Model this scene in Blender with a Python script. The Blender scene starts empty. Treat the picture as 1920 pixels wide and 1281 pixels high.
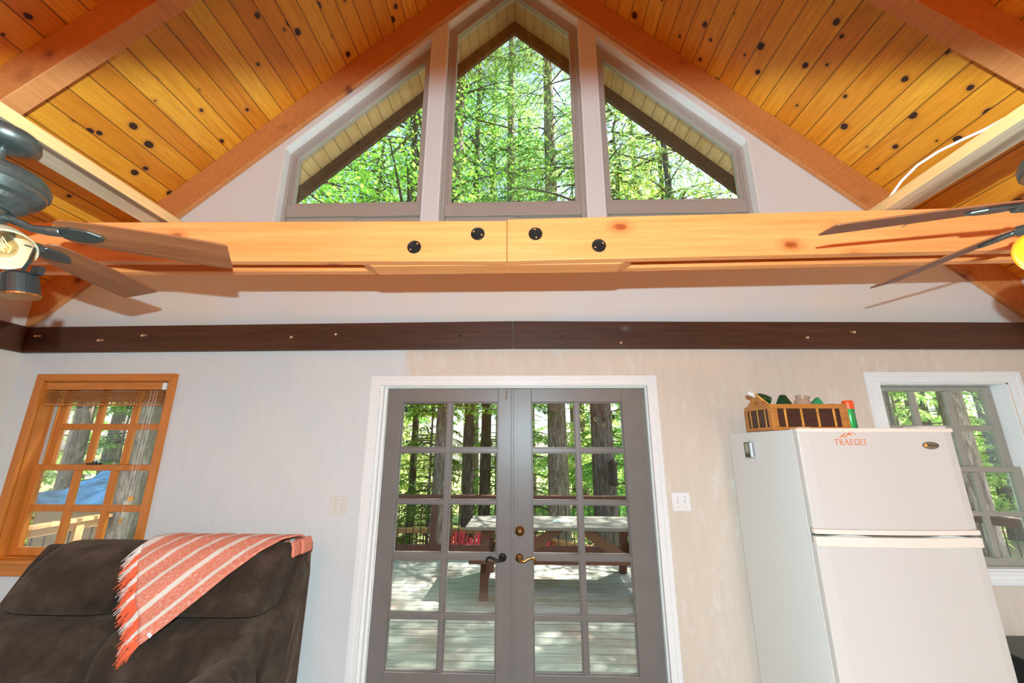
import bpy, bmesh, math, random
import numpy as np
from mathutils import Vector, Matrix
random.seed(7)
SC = bpy.context.scene
COL = SC.collection
PI = math.pi

# ------------------------------------------------------------------ camera
M = Matrix(((0.99953, 0.00550, 0.03036), (0.03075, -0.25357, -0.96683), (0.00238, 0.96730, -0.25362)))
cd = bpy.data.cameras.new('camera'); cam = bpy.data.objects.new('camera', cd); COL.objects.link(cam)
Mx = M.to_4x4(); Mx.translation = Vector((0, 0, 1.63)); cam.matrix_world = Mx
cd.sensor_fit = 'HORIZONTAL'; cd.sensor_width = 36; cd.lens = 36 * 753 / 1920; cd.clip_start = 0.02; cd.clip_end = 300
SC.camera = cam
SC.view_settings.view_transform = 'Standard'; SC.view_settings.look = 'None'
SC.view_settings.exposure = 0.0; SC.view_settings.gamma = 1.0; SC.view_settings.use_curve_mapping = False

# ------------------------------------------------------------------ sky, sun, flash
W = bpy.data.worlds.new('world'); SC.world = W; W.use_nodes = True
nt = W.node_tree; bg = nt.nodes['Background']
sky = nt.nodes.new('ShaderNodeTexSky'); sky.sky_type = 'NISHITA'; sky.sun_disc = False
sky.sun_elevation = math.radians(58); sky.sun_rotation = math.radians(65); sky.air_density = 1.0; sky.dust_density = 1.5
nt.links.new(sky.outputs[0], bg.inputs[0]); bg.inputs[1].default_value = 0.55

sl = bpy.data.lights.new('sun', 'SUN'); sl.energy = 28; sl.angle = 0.009; sl.color = (1, .95, .86)
sun = bpy.data.objects.new('sun', sl); COL.objects.link(sun)
sun.rotation_euler = Vector((0.50, 0.24, 0.83)).to_track_quat('Z', 'Y').to_euler()

# the camera's flash on its hot shoe, head tilted with the camera: a wide flat-topped beam
fl = bpy.data.lights.new('camera_flash', 'POINT'); fl.energy = 244; fl.shadow_soft_size = 0.012; fl.color = (.74, 1.0, 1.10)
flo = bpy.data.objects.new('camera_flash', fl); COL.objects.link(flo)
Mf = M.to_4x4(); Mf.translation = Vector((0, -0.13, 1.837)); flo.matrix_world = Mf
fl.use_nodes = True; ft = fl.node_tree; em = ft.nodes['Emission']
geo_ = ft.nodes.new('ShaderNodeNewGeometry')
def axis_dot(v):
    n = ft.nodes.new('ShaderNodeVectorMath'); n.operation = 'DOT_PRODUCT'
    ft.links.new(geo_.outputs['Incoming'], n.inputs[0]); n.inputs[1].default_value = v; return n.outputs['Value']
def fm(op, a, b=None, c=None):
    n = ft.nodes.new('ShaderNodeMath'); n.operation = op
    for i, v in enumerate((a, b, c)):
        if v is None: continue
        if hasattr(v, 'links'): ft.links.new(v, n.inputs[i])
        else: n.inputs[i].default_value = v
    return n.outputs[0]
fwd = axis_dot(-M.col[2])
fpos = fm('MAXIMUM', fwd, 0.30)
up = fm('DIVIDE', axis_dot(M.col[1]), fpos)             # tan of the angle above the axis
mr = ft.nodes.new('ShaderNodeMapRange'); mr.interpolation_type = 'SMOOTHSTEP'
mr.inputs[1].default_value = 0.50; mr.inputs[2].default_value = 0.62; mr.inputs[3].default_value = 1.0; mr.inputs[4].default_value = 0.004
ft.links.new(up, mr.inputs[0])
front = ft.nodes.new('ShaderNodeMapRange'); front.inputs[1].default_value = 0.02; front.inputs[2].default_value = 0.25
ft.links.new(fwd, front.inputs[0])
wide = fm('MULTIPLY', fm('POWER', fm('DIVIDE', 1.0, fpos), 1.5), fm('MULTIPLY_ADD', fm('MAXIMUM', up, 0.0), 1.0, 1.0))
ft.links.new(fm('MULTIPLY', fm('MULTIPLY', mr.outputs[0], front.outputs[0]), wide), em.inputs[1])

# unseen warm fill lamps added behind the camera for the orange ambient light
for nm, loc, e_ in (('warm_fill_lamp', (-1.5, -2.2, 2.88), 84), ('warm_fill_lamp', (1.5, -2.2, 2.88), 84)):
    ll = bpy.data.lights.new(nm, 'POINT'); ll.energy = e_; ll.color = (1, .34, .03); ll.shadow_soft_size = .18
    lo_ = bpy.data.objects.new(nm, ll); COL.objects.link(lo_); lo_.location = loc

# ------------------------------------------------------------------ helpers
class G:
    """collects shapes for one mesh"""
    def __init__(s): s.v = []; s.f = []; s.uv = []
    def add(s, vs, fs, mx=None):
        b = len(s.v)
        for p in vs: s.v.append(tuple(mx @ Vector(p)) if mx is not None else tuple(p))
        for q in fs: s.f.append(tuple(i + b for i in q))
        return s
    def box(s, x0, x1, y0, y1, z0, z1, mx=None):
        x0, x1 = sorted((x0, x1)); y0, y1 = sorted((y0, y1)); z0, z1 = sorted((z0, z1))
        return s.add([(x0,y0,z0),(x1,y0,z0),(x1,y1,z0),(x0,y1,z0),(x0,y0,z1),(x1,y0,z1),(x1,y1,z1),(x0,y1,z1)],
                     [(0,3,2,1),(4,5,6,7),(0,1,5,4),(1,2,6,5),(2,3,7,6),(3,0,4,7)], mx)
    def prism(s, poly, y0, y1, axis='y', mx=None):
        """polygon given in the two other axes, extruded along axis"""
        n = len(poly)
        def P(a, b, t): return {'y': (a, t, b), 'x': (t, a, b), 'z': (a, b, t)}[axis]
        vs = [P(a, b, y0) for a, b in poly] + [P(a, b, y1) for a, b in poly]
        fs = [tuple(range(n)), tuple(range(2*n-1, n-1, -1))] + [(i, i+n, (i+1) % n + n, (i+1) % n) for i in range(n)]
        return s.add(vs, fs, mx)
    def lathe(s, prof, n=24, mx=None, cap=True):
        vs = []; fs = []
        for r, z in prof:
            for k in range(n):
                a = 2*PI*k/n; vs.append((r*math.cos(a), r*math.sin(a), z))
        for i in range(len(prof)-1):
            for k in range(n):
                k2 = (k+1) % n
                fs.append((i*n+k, i*n+k2, (i+1)*n+k2, (i+1)*n+k))
        if cap:
            fs.append(tuple(range(n-1, -1, -1))); fs.append(tuple((len(prof)-1)*n+k for k in range(n)))
        return s.add(vs, fs, mx)
    def cyl(s, p0, p1, r0, r1=None, n=12):
        p0 = Vector(p0); p1 = Vector(p1); r1 = r0 if r1 is None else r1
        d = p1 - p0; q = d.to_track_quat('Z', 'Y').to_matrix().to_4x4(); q.translation = p0
        return s.lathe([(r0, 0), (r1, d.length)], n, q)
    def tube(s, pts, rad, n=8):
        pts = [Vector(p) for p in pts]; m = len(pts); vs = []; fs = []
        for i, p in enumerate(pts):
            t = (pts[min(i+1, m-1)] - pts[max(i-1, 0)]).normalized()
            a = t.cross(Vector((0, 0, 1)));
            if a.length < .05: a = t.cross(Vector((1, 0, 0)))
            a.normalize(); b = t.cross(a); r = rad[i] if hasattr(rad, '__len__') else rad
            for k in range(n):
                th = 2*PI*k/n; vs.append(tuple(p + (a*math.cos(th) + b*math.sin(th))*r))
        for i in range(m-1):
            for k in range(n):
                k2 = (k+1) % n; fs.append((i*n+k, i*n+k2, (i+1)*n+k2, (i+1)*n+k))
        fs.append(tuple(range(n-1, -1, -1))); fs.append(tuple((m-1)*n+k for k in range(n)))
        return s.add(vs, fs)
    def ball(s, c, r, n=12, sc=(1, 1, 1)):
        prof = [(max(1e-4, r*math.sin(PI*i/n)), -r*math.cos(PI*i/n)) for i in range(n+1)]
        mx = Matrix.Translation(c) @ Matrix.Diagonal((*sc, 1))
        return s.lathe(prof, n*2, mx)
    def obj(s, name, mat, parent=None, bevel=0, smooth=False, sub=0, solid=0, seg=2):
        me = bpy.data.meshes.new(name); me.from_pydata(s.v, [], s.f); me.update()
        bm = bmesh.new(); bm.from_mesh(me); bmesh.ops.recalc_face_normals(bm, faces=bm.faces); bm.to_mesh(me); bm.free()
        if s.uv:
            ul = me.uv_layers.new(name='UVMap')
            for lp in me.loops: ul.data[lp.index].uv = s.uv[lp.vertex_index]
        o = bpy.data.objects.new(name, me); COL.objects.link(o)
        if mat: me.materials.append(mat)
        if parent is not None:
            o.parent = parent; o.matrix_parent_inverse = Matrix.Identity(4)
            if parent.type == 'EMPTY' or True:
                o.matrix_parent_inverse = wm(parent).inverted()
        if smooth:
            for p in me.polygons: p.use_smooth = True
        if solid:
            m = o.modifiers.new('solid', 'SOLIDIFY'); m.thickness = solid; m.offset = 0
        if bevel:
            m = o.modifiers.new('bevel', 'BEVEL'); m.width = bevel; m.segments = seg; m.limit_method = 'ANGLE'; m.angle_limit = math.radians(35)
        if sub:
            m = o.modifiers.new('sub', 'SUBSURF'); m.levels = sub; m.render_levels = sub
            for p in me.polygons: p.use_smooth = True
        return o

def wm(o):
    m = o.matrix_basis.copy()
    p = o.parent
    if p is not None: m = wm(p) @ o.matrix_parent_inverse @ m
    return m
def tag(o, label=None, cat=None, group=None, kind=None):
    if label: o['label'] = label
    if cat: o['category'] = cat
    if group: o['group'] = group
    if kind: o['kind'] = kind
    return o
def empty(name, loc, label=None, cat=None, group=None, kind=None):
    o = bpy.data.objects.new(name, None); COL.objects.link(o); o.location = loc; o.empty_display_size = .05
    return tag(o, label, cat, group, kind)
def copy_tree(o, parent=None):
    c = o.copy(); COL.objects.link(c)
    if parent is not None: c.parent = parent; c.matrix_parent_inverse = o.matrix_parent_inverse.copy()
    for ch in [x for x in bpy.data.objects if x.parent == o]: copy_tree(ch, c)
    return c
def interp(u, xs, ys): return float(np.interp(u, xs, ys))

# ------------------------------------------------------------------ materials
class N:
    def __init__(s, name, rough=.6, spec=.5):
        s.m = bpy.data.materials.new(name); s.m.use_nodes = True; s.t = s.m.node_tree
        s.b = s.t.nodes['Principled BSDF']; s.b.inputs['Roughness'].default_value = rough
        s.b.inputs['Specular IOR Level'].default_value = spec
        s.out = s.t.nodes['Material Output']
    def n(s, typ, **k):
        x = s.t.nodes.new(typ)
        for a, b in k.items(): setattr(x, a, b)
        return x
    def l(s, a, b): s.t.links.new(a, b)
    def co(s, kind='Object'):
        return s.n('ShaderNodeTexCoord').outputs[kind]
    def map(s, vec, scale=(1, 1, 1), loc=(0, 0, 0), rot=(0, 0, 0)):
        x = s.n('ShaderNodeMapping'); x.inputs['Scale'].default_value = scale; x.inputs['Location'].default_value = loc; x.inputs['Rotation'].default_value = rot
        s.l(vec, x.inputs[0]); return x.outputs[0]
    def noise(s, vec, scale=5, detail=4, rough=.55, dist=0):
        x = s.n('ShaderNodeTexNoise'); x.inputs['Scale'].default_value = scale; x.inputs['Detail'].default_value = detail
        x.inputs['Roughness'].default_value = rough; x.inputs['Distortion'].default_value = dist
        s.l(vec, x.inputs['Vector']); return x.outputs[0]
    def ramp(s, fac, stops, interp='LINEAR'):
        x = s.n('ShaderNodeValToRGB'); e = x.color_ramp; e.interpolation = interp
        while len(e.elements) > 1: e.elements.remove(e.elements[-1])
        e.elements[0].position = stops[0][0]; e.elements[0].color = (*stops[0][1], 1)
        for p, c in stops[1:]:
            k = e.elements.new(p); k.color = (*c, 1)
        s.l(fac, x.inputs[0]); return x.outputs[0]
    def math(s, op, a, b=0.0, c=None):
        x = s.n('ShaderNodeMath', operation=op)
        for i, v in enumerate((a, b, c)):
            if v is None: continue
            if hasattr(v, 'links'): s.l(v, x.inputs[i])
            else: x.inputs[i].default_value = v
        return x.outputs[0]
    def mix(s, fac, a, b, mode='MIX'):
        x = s.n('ShaderNodeMix', data_type='RGBA', blend_type=mode)
        for i, v in ((0, fac), (6, a), (7, b)):
            if hasattr(v, 'links'): s.l(v, x.inputs[i])
            elif i == 0: x.inputs[i].default_value = v
            else: x.inputs[i].default_value = (*v, 1)
        return x.outputs[2]
    def sep(s, vec):
        x = s.n('ShaderNodeSeparateXYZ'); s.l(vec, x.inputs[0]); return x.outputs
    def comb(s, a, b, c):
        x = s.n('ShaderNodeCombineXYZ')
        for i, v in enumerate((a, b, c)):
            if hasattr(v, 'links'): s.l(v, x.inputs[i])
            else: x.inputs[i].default_value = v
        return x.outputs[0]
    def color(s, c):
        if hasattr(c, 'links'): s.l(c, s.b.inputs['Base Color'])
        else: s.b.inputs['Base Color'].default_value = (*c, 1)
        return s
    def bump(s, h, strength=.2, dist=.01):
        x = s.n('ShaderNodeBump'); x.inputs['Strength'].default_value = strength; x.inputs['Distance'].default_value = dist
        s.l(h, x.inputs['Height']); s.l(x.outputs[0], s.b.inputs['Normal']); return s

def plain(name, c, rough=.6, metal=0, noise=0.0, nscale=30, spec=.5, bump=0):
    k = N(name, rough, spec); k.b.inputs['Metallic'].default_value = metal
    co = k.co(); f = k.noise(co, nscale)
    a = tuple(x*(1-noise) for x in c); b = tuple(min(1, x*(1+noise)) for x in c)
    k.color(k.ramp(f, [(.3, a), (.7, b)]))
    if bump: k.bump(f, bump, .005)
    return k.m

def wood(name, dark, mid, light, axis='x', rough=.5, knots=True, gs=1.0, knot_scale=3.0, knot_col=(.12, .03, .01), knot_r=.05, streak=None):
    """solid timber, grain along axis"""
    k = N(name, rough); co = k.co()
    sc = {'x': (.35, 9, 9), 'y': (9, .35, 9), 'z': (9, 9, .35)}[axis]
    v = k.map(co, sc); g1 = k.noise(v, 3.0*gs, 6, .6, .6); g2 = k.noise(k.map(co, tuple(x*6 for x in sc)), 2.0*gs, 3, .6)
    big = k.noise(co, 2.2, 2)
    col = k.ramp(g1, [(.3, dark), (.5, mid), (.72, light)])
    col = k.mix(.35, col, k.ramp(g2, [(.35, dark), (.65, light)]), 'MIX')
    col = k.mix(k.math('MULTIPLY', big, .45), col, light)
    if knots:
        ks = {'x': (.6, 1, 1), 'y': (1, .6, 1), 'z': (1, 1, .6)}[axis]
        vo = k.n('ShaderNodeTexVoronoi'); vo.inputs['Scale'].default_value = knot_scale
        k.l(k.map(co, ks, (3.3, 1.7, 2.1)), vo.inputs['Vector'])
        kn = k.noise(co, 40, 2)
        d = k.math('ADD', vo.outputs['Distance'], k.math('MULTIPLY', k.math('SUBTRACT', kn, .5), .05))
        msk = k.ramp(d, [(knot_r*.7, (1, 1, 1)), (knot_r*1.25, (.35,)*3), (knot_r*2.4, (0, 0, 0))])
        col = k.mix(msk, col, knot_col)
    if streak:
        st = k.noise(k.map(co, tuple(x*.5 for x in sc), (5, 5, 5)), 2.0, 4)
        col = k.mix(k.ramp(st, [(.56, (0,)*3), (.66, (1,)*3)]), col, streak)
    k.color(col); k.bump(g2, .12, .004)
    return k.m

def tongue_groove(name, shades, width=.1007, axis='x', knots=True, rough=.42, off=0.0):
    """boards running along y, split along x"""
    k = N(name, rough); co = k.co(); s = k.sep(co)
    u = k.math('DIVIDE', k.math('ADD', s[0], off + 50), width); idn = k.math('FLOOR', u); fr = k.math('FRACT', u)
    wn = k.n('ShaderNodeTexWhiteNoise', noise_dimensions='1D'); k.l(idn, wn.inputs['W'])
    base = k.ramp(wn.outputs[0], [(i/(len(shades)-1), c) for i, c in enumerate(shades)])
    gv = k.comb(k.math('MULTIPLY', s[0], 1), k.math('ADD', s[1], k.math('MULTIPLY', idn, 7.31)), s[2])
    g1 = k.noise(k.map(gv, (14, .9, 1)), 3, 6, .6, .8)
    g2 = k.noise(k.map(gv, (90, 2.5, 1)), 2, 3)
    col = k.mix(1, base, k.ramp(g1, [(.25, (.80, .66, .5)), (.55, (1, 1, 1)), (.8, (1.0, 1.0, 1.0))]), 'MULTIPLY')
    col = k.mix(1, col, k.ramp(g2, [(.3, (.88, .8, .72)), (.6, (1, 1, 1))]), 'MULTIPLY')
    if knots:
        vo = k.n('ShaderNodeTexVoronoi', voronoi_dimensions='2D'); vo.inputs['Scale'].default_value = 3.4
        k.l(k.map(gv, (1.5, .95, 1)), vo.inputs['Vector'])
        rs = k.sep(vo.outputs['Color'])
        kn = k.noise(co, 60, 2)
        d = k.math('ADD', vo.outputs['Distance'], k.math('MULTIPLY', k.math('SUBTRACT', kn, .5), .035))
        d = k.math('ADD', d, k.math('MULTIPLY', rs[0], .075))
        msk = k.ramp(d, [(.088, (1, 1, 1)), (.10, (.0,)*3)])
        halo = k.ramp(d, [(.09, (.55,)*3), (.17, (0, 0, 0))])
        col = k.mix(halo, col, (.42, .13, .02))
        col = k.mix(msk, col, (.035, .012, .006))
    e = k.math('MINIMUM', fr, k.math('SUBTRACT', 1, fr))
    gr = k.ramp(e, [(.012, (1, 1, 1)), (.045, (0, 0, 0))])
    col = k.mix(k.math('MULTIPLY', gr, .75), col, (.06, .018, .004))
    k.color(col); k.bump(k.math('ADD', k.math('MULTIPLY', k.ramp(e, [(.0, (0,)*3), (.06, (1,)*3)]), 1), k.math('MULTIPLY', g2, .05)), .35, .006)
    return k.m

MT = {}
MT['ceil'] = tongue_groove('stained_pine_boards', [(.80, .32, .018), (.86, .39, .028), (.68, .23, .011), (.90, .44, .04), (.76, .28, .016), (.84, .36, .024)])
MT['soffit'] = tongue_groove('pale_soffit_boards', [(.80, .53, .27), (.84, .58, .30), (.74, .49, .24)], knots=False, off=.02)
MT['rafter'] = wood('stained_fir_rafter', (.44, .15, .04), (.56, .21, .06), (.66, .28, .09), 'y', knots=True, knot_scale=3, knot_col=(.2, .05, .02), knot_r=.09)
MT['tie'] = wood('bright_fir_tie_beam', (.74, .22, .05), (.84, .29, .08), (.90, .40, .13), 'x', knot_scale=5.2, knot_col=(.34, .07, .012), knot_r=.105, gs=.9)
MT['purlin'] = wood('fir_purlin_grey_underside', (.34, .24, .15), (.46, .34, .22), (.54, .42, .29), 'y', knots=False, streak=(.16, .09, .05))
MT['purlin_in'] = wood('fir_purlin', (.50, .26, .10), (.62, .34, .13), (.70, .42, .18), 'y', knots=False)
MT['frontwood'] = wood('stained_panelling', (.26, .08, .015), (.34, .11, .02), (.40, .15, .03), 'z', knots=False)
MT['dark'] = wood('dark_stained_beam', (.028, .009, .004), (.058, .019, .007), (.115, .040, .015), 'x', rough=.55, knot_scale=4, knot_col=(.12, .10, .09), knot_r=.05)
MT['oak'] = wood('orange_window_wood', (.42, .11, .012), (.56, .17, .02), (.64, .23, .035), 'z', rough=.35, knots=False)
MT['oakx'] = wood('orange_window_wood_rail', (.42, .11, .012), (.56, .17, .02), (.64, .23, .035), 'x', rough=.35, knots=False)
MT['blind'] = wood('blind_slat_wood', (.34, .10, .015), (.45, .14, .02), (.52, .19, .03), 'x', rough=.4, knots=False)
MT['blade'] = wood('walnut_fan_blade', (.09, .026, .010), (.24, .075, .026), (.32, .115, .045), 'x', rough=.42, knots=False)
MT['fascia'] = wood('dark_weathered_fascia', (.05, .03, .02), (.09, .055, .035), (.12, .08, .05), 'x', rough=.8, knots=False)
MT['decktbl'] = wood('weathered_table_wood', (.14, .125, .11), (.22, .20, .175), (.30, .275, .24), 'x', rough=.8, knots=False)
MT['redwood'] = wood('red_brown_outdoor_wood', (.05, .018, .012), (.10, .036, .022), (.16, .06, .036), 'x', rough=.7, knots=False)
MT['brace'] = wood('brown_brace_wood', (.14, .06, .032), (.22, .10, .055), (.30, .15, .08), 'x', rough=.7, knots=False)
MT['newrail'] = wood('fresh_rail_wood', (.48, .22, .08), (.62, .33, .13), (.72, .42, .2), 'x', rough=.7, knots=False)
MT['peg'] = plain('pale_peg_wood', (.62, .36, .2), .6, noise=.15)
MT['white'] = plain('white_trim_paint', (.80, .82, .82), .35, noise=.02)
MT['taupe'] = plain('taupe_window_frame', (.42, .375, .335), .4, noise=.03)
MT['taupe2'] = plain('grey_green_sash_paint', (.33, .315, .27), .4, noise=.05)
MT['door'] = plain('grey_door_paint', (.175, .165, .158), .38, noise=.05, nscale=8)
MT['bronze'] = plain('aged_bronze', (.16, .09, .035), .32, metal=.9, noise=.3)
MT['brass'] = plain('antique_brass', (.45, .27, .09), .28, metal=.95, noise=.2)
MT['blackiron'] = plain('black_iron', (.018, .02, .018), .5, metal=.5, noise=.3)
MT['fan'] = plain('brushed_pewter', (.11, .125, .115), .36, metal=.75, noise=.12, nscale=80)
MT['black'] = plain('black_plastic', (.012, .016, .016), .35)
MT['fridge'] = plain('white_fridge_enamel', (.565, .53, .50), .25, noise=.012, nscale=200, bump=.05)
MT['fridge_side'] = plain('textured_fridge_side', (.70, .715, .70), .4, noise=.02, nscale=300, bump=.1)
MT['almond'] = plain('almond_plastic_trim', (.76, .67, .59), .35, noise=.02)
MT['gap'] = plain('dark_gasket', (.10, .115, .10), .6)
MT['badge'] = plain('badge_bronze', (.20, .15, .09), .4, metal=.3, noise=.2)
MT['orange_print'] = plain('orange_decal', (.80, .15, .0), .5)
MT['plate'] = plain('switch_plate_plastic', (.80, .80, .80), .3)
MT['plate_old'] = plain('ivory_switch_plate', (.66, .65, .60), .4)
MT['red_plastic'] = plain('red_resin', (.78, .03, .035), .4, noise=.05)
MT['rail_metal'] = plain('dark_baluster_metal', (.045, .035, .03), .45, metal=.3)
MT['green_glass'] = plain('dark_green_glass', (.005, .055, .02), .08, spec=.8)
MT['green_card'] = plain('green_carton', (.01, .30, .10), .5)
MT['ceramic'] = plain('taupe_ceramic', (.42, .30, .21), .25, noise=.05)
MT['foil'] = plain('crumpled_clear_wrap', (.75, .75, .76), .2, metal=.3)
MT['cap_orange'] = plain('orange_red_cap', (.90, .09, .01), .35)
MT['basket'] = wood('honey_basket_wood', (.30, .10, .015), (.46, .17, .03), (.56, .24, .05), 'x', rough=.4, knots=False)
MT['rod'] = plain('dark_woven_rods', (.07, .03, .02), .5, noise=.4, nscale=60)
MT['reed'] = plain('golden_reed', (.75, .36, .07), .5, noise=.2)
MT['cable'] = plain('white_cable', (.85, .85, .84), .4)
MT['tarp'] = plain('blue_tarp', (.16, .36, .62), .5, noise=.5, nscale=4)
MT['timer_grey'] = plain('dark_grey_case', (.07, .075, .06), .35)
MT['lcd'] = plain('grey_lcd', (.32, .33, .24), .3)
MT['silver'] = plain('silver_edge', (.6, .62, .64), .25, metal=.8)
MT['steel'] = plain('galvanised_nail', (.25, .27, .28), .4, metal=.8)
MT['vinyl'] = plain('grey_track', (.55, .57, .55), .5, noise=.1)

def wall_mat():
    k = N('patched_wall_paint', .65); co = k.co(); s = k.sep(co)
    n1 = k.noise(co, 1.6, 5, .6); n2 = k.noise(k.map(co, (9, 9, 1.2)), 2.2, 5); n3 = k.noise(k.map(co, (3, 3, 1)), 6, 6, .7)
    cool = k.mix(n3, (.59, .62, .63), (.68, .71, .715))
    beige = k.mix(n2, (.60, .515, .425), (.70, .625, .54))
    beige = k.mix(k.ramp(n3, [(.55, (0,)*3), (.72, (1,)*3)]), beige, (.71, .68, .62))
    # skim-coated right part, painted left part; the patch over the door starts a bit further left
    edge = k.math('ADD', k.math('MULTIPLY', k.math('SUBTRACT', n1, .5), .5), s[0])
    e2 = k.math('ADD', edge, k.math('MULTIPLY', k.math('GREATER_THAN', s[2], 2.10), .02))
    msk = k.ramp(k.math('ADD', k.math('MULTIPLY', e2, .5), .5), [(.06, (0,)*3), (.09, (1,)*3)])
    low = k.mix(msk, cool, beige)
    hi = k.mix(k.ramp(n1, [(.45, (0,)*3), (.6, (1,)*3)]), (.67, .68, .67), (.69, .67, .61))
    hm = k.ramp(k.math('DIVIDE', s[2], 10), [(.24, (0,)*3), (.245, (1,)*3)])
    top = k.ramp(k.math('DIVIDE', s[2], 10), [(.30, (0,)*3), (.33, (1,)*3)])
    c = k.mix(hm, low, hi); c = k.mix(top, c, (.73, .74, .74))
    # small chips and scuffs
    vo = k.n('ShaderNodeTexVoronoi'); vo.inputs['Scale'].default_value = 2.6; k.l(co, vo.inputs['Vector'])
    c = k.mix(k.ramp(vo.outputs['Distance'], [(.012, (1,)*3), (.022, (0,)*3)]), c, (.25, .18, .13))
    k.color(c); k.bump(k.math('ADD', n3, n2), .25, .006); return k.m
MT['wall'] = wall_mat()
def leftwall():
    k = N('side_wall_paint', .65); co = k.co(); n = k.noise(co, 3, 4)
    k.color(k.mix(n, (.58, .53, .47), (.64, .59, .52))); k.bump(n, .1, .005); return k.m
MT['sidewall'] = leftwall()
def fabric():
    k = N('brown_microfibre', .95, .2); co = k.co()
    n1 = k.noise(co, 6, 5, .65); n2 = k.noise(co, 160, 3, .7)
    c = k.ramp(n1, [(.30, (.010, .006, .004)), (.5, (.033, .021, .013)), (.72, (.085, .058, .040))])
    c = k.mix(k.math('MULTIPLY', n2, .3), c, (.075, .052, .038))
    k.color(c); k.bump(k.math('ADD', k.math('MULTIPLY', k.noise(k.map(co, (1, 2, 2)), 4, 3, .5, 1.2), 2.2), k.math('MULTIPLY', n2, .35)), .6, .014)
    k.b.inputs['Sheen Weight'].default_value = .18; k.b.inputs['Sheen Tint'].default_value = (.6, .45, .35, 1)
    return k.m
MT['fabric'] = fabric()
def glass(name, tint=(.96, .98, .97), refl=.09):
    k = N(name); k.t.nodes.remove(k.b)
    tr = k.n('ShaderNodeBsdfTransparent'); tr.inputs[0].default_value = (*tint, 1)
    gl = k.n('ShaderNodeBsdfGlossy'); gl.inputs['Roughness'].default_value = .02
    lw = k.n('ShaderNodeLayerWeight'); lw.inputs[0].default_value = .25
    f = k.math('MULTIPLY_ADD', lw.outputs['Fresnel'], .45, refl*.25)
    mx = k.n('ShaderNodeMixShader'); k.l(f, mx.inputs[0]); k.l(tr.outputs[0], mx.inputs[1]); k.l(gl.outputs[0], mx.inputs[2])
    k.l(mx.outputs[0], k.out.inputs[0]); return k.m
MT['glass'] = glass('window_glass')
MT['bulb_glass'] = glass('bulb_glass', (1, .93, .8), .2)
def opal(name, c, trans=.5):
    k = N(name, .25); k.t.nodes.remove(k.b)
    d = k.n('ShaderNodeBsdfDiffuse'); d.inputs[0].default_value = (*c, 1)
    t = k.n('ShaderNodeBsdfTranslucent'); t.inputs[0].default_value = (*c, 1)
    g = k.n('ShaderNodeBsdfGlossy'); g.inputs['Roughness'].default_value = .15
    a = k.n('ShaderNodeMixShader'); a.inputs[0].default_value = trans; k.l(d.outputs[0], a.inputs[1]); k.l(t.outputs[0], a.inputs[2])
    b = k.n('ShaderNodeMixShader'); b.inputs[0].default_value = .06; k.l(a.outputs[0], b.inputs[1]); k.l(g.outputs[0], b.inputs[2])
    k.l(b.outputs[0], k.out.inputs[0]); return k.m
MT['opal'] = opal('cream_glass_shade', (.56, .50, .34), .3)
MT['amber'] = opal('glow_tinted_glass_shade', (.92, .36, .03), .5)  # shade glass with the orange glow of its bulb put into the colour
def emis(name, c, st):
    k = N(name); k.b.inputs['Emission Color'].default_value = (*c, 1); k.b.inputs['Emission Strength'].default_value = st; k.color(c); return k.m
MT['filament'] = emis('lit_filament', (1, .5, .12), 14)
def leaf(name, a, b, trans=.5):
    k = N(name); k.t.nodes.remove(k.b)
    oi = k.n('ShaderNodeObjectInfo'); geo = k.n('ShaderNodeNewGeometry')
    f = geo.outputs['Random Per Island']
    c = k.ramp(f, [(0, a), (1, b)]); hs = k.n('ShaderNodeHueSaturation'); k.l(c, hs.inputs['Color'])
    k.l(k.math('MULTIPLY_ADD', oi.outputs['Random'], .05, .475), hs.inputs['Hue']); k.l(k.math('MULTIPLY_ADD', oi.outputs['Random'], .5, .75), hs.inputs['Value'])
    d = k.n('ShaderNodeBsdfDiffuse'); t = k.n('ShaderNodeBsdfTranslucent'); k.l(hs.outputs[0], d.inputs[0]); k.l(hs.outputs[0], t.inputs[0])
    m = k.n('ShaderNodeMixShader'); m.inputs[0].default_value = trans; k.l(d.outputs[0], m.inputs[1]); k.l(t.outputs[0], m.inputs[2])
    k.l(m.outputs[0], k.out.inputs[0]); return k.m
MT['needle'] = leaf('fir_needles', (.08, .30, .06), (.52, .74, .24), .6)
MT['broad'] = leaf('maple_leaves', (.22, .48, .06), (.62, .82, .16), .6)
MT['far'] = leaf('distant_leaves', (.30, .50, .12), (.72, .88, .35), .5)
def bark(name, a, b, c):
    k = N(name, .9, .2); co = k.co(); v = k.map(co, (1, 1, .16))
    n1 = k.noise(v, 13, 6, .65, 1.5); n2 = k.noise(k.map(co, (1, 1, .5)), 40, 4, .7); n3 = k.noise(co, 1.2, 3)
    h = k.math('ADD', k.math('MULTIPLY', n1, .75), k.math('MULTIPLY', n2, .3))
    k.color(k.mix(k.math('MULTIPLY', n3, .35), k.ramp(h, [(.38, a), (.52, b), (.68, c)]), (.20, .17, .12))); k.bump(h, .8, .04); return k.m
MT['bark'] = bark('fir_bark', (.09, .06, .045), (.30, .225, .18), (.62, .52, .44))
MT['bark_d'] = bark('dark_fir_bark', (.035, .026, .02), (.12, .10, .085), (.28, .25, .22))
def ground():
    k = N('forest_floor', .95); co = k.co(); n = k.noise(co, .7, 6, .6); m = k.noise(co, 12, 4)
    k.color(k.mix(k.ramp(n, [(.42, (0,)*3), (.6, (1,)*3)]), k.mix(m, (.16, .09, .05), (.36, .24, .15)), k.mix(m, (.10, .2, .04), (.3, .45, .1)))); return k.m
MT['ground'] = ground()
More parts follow.
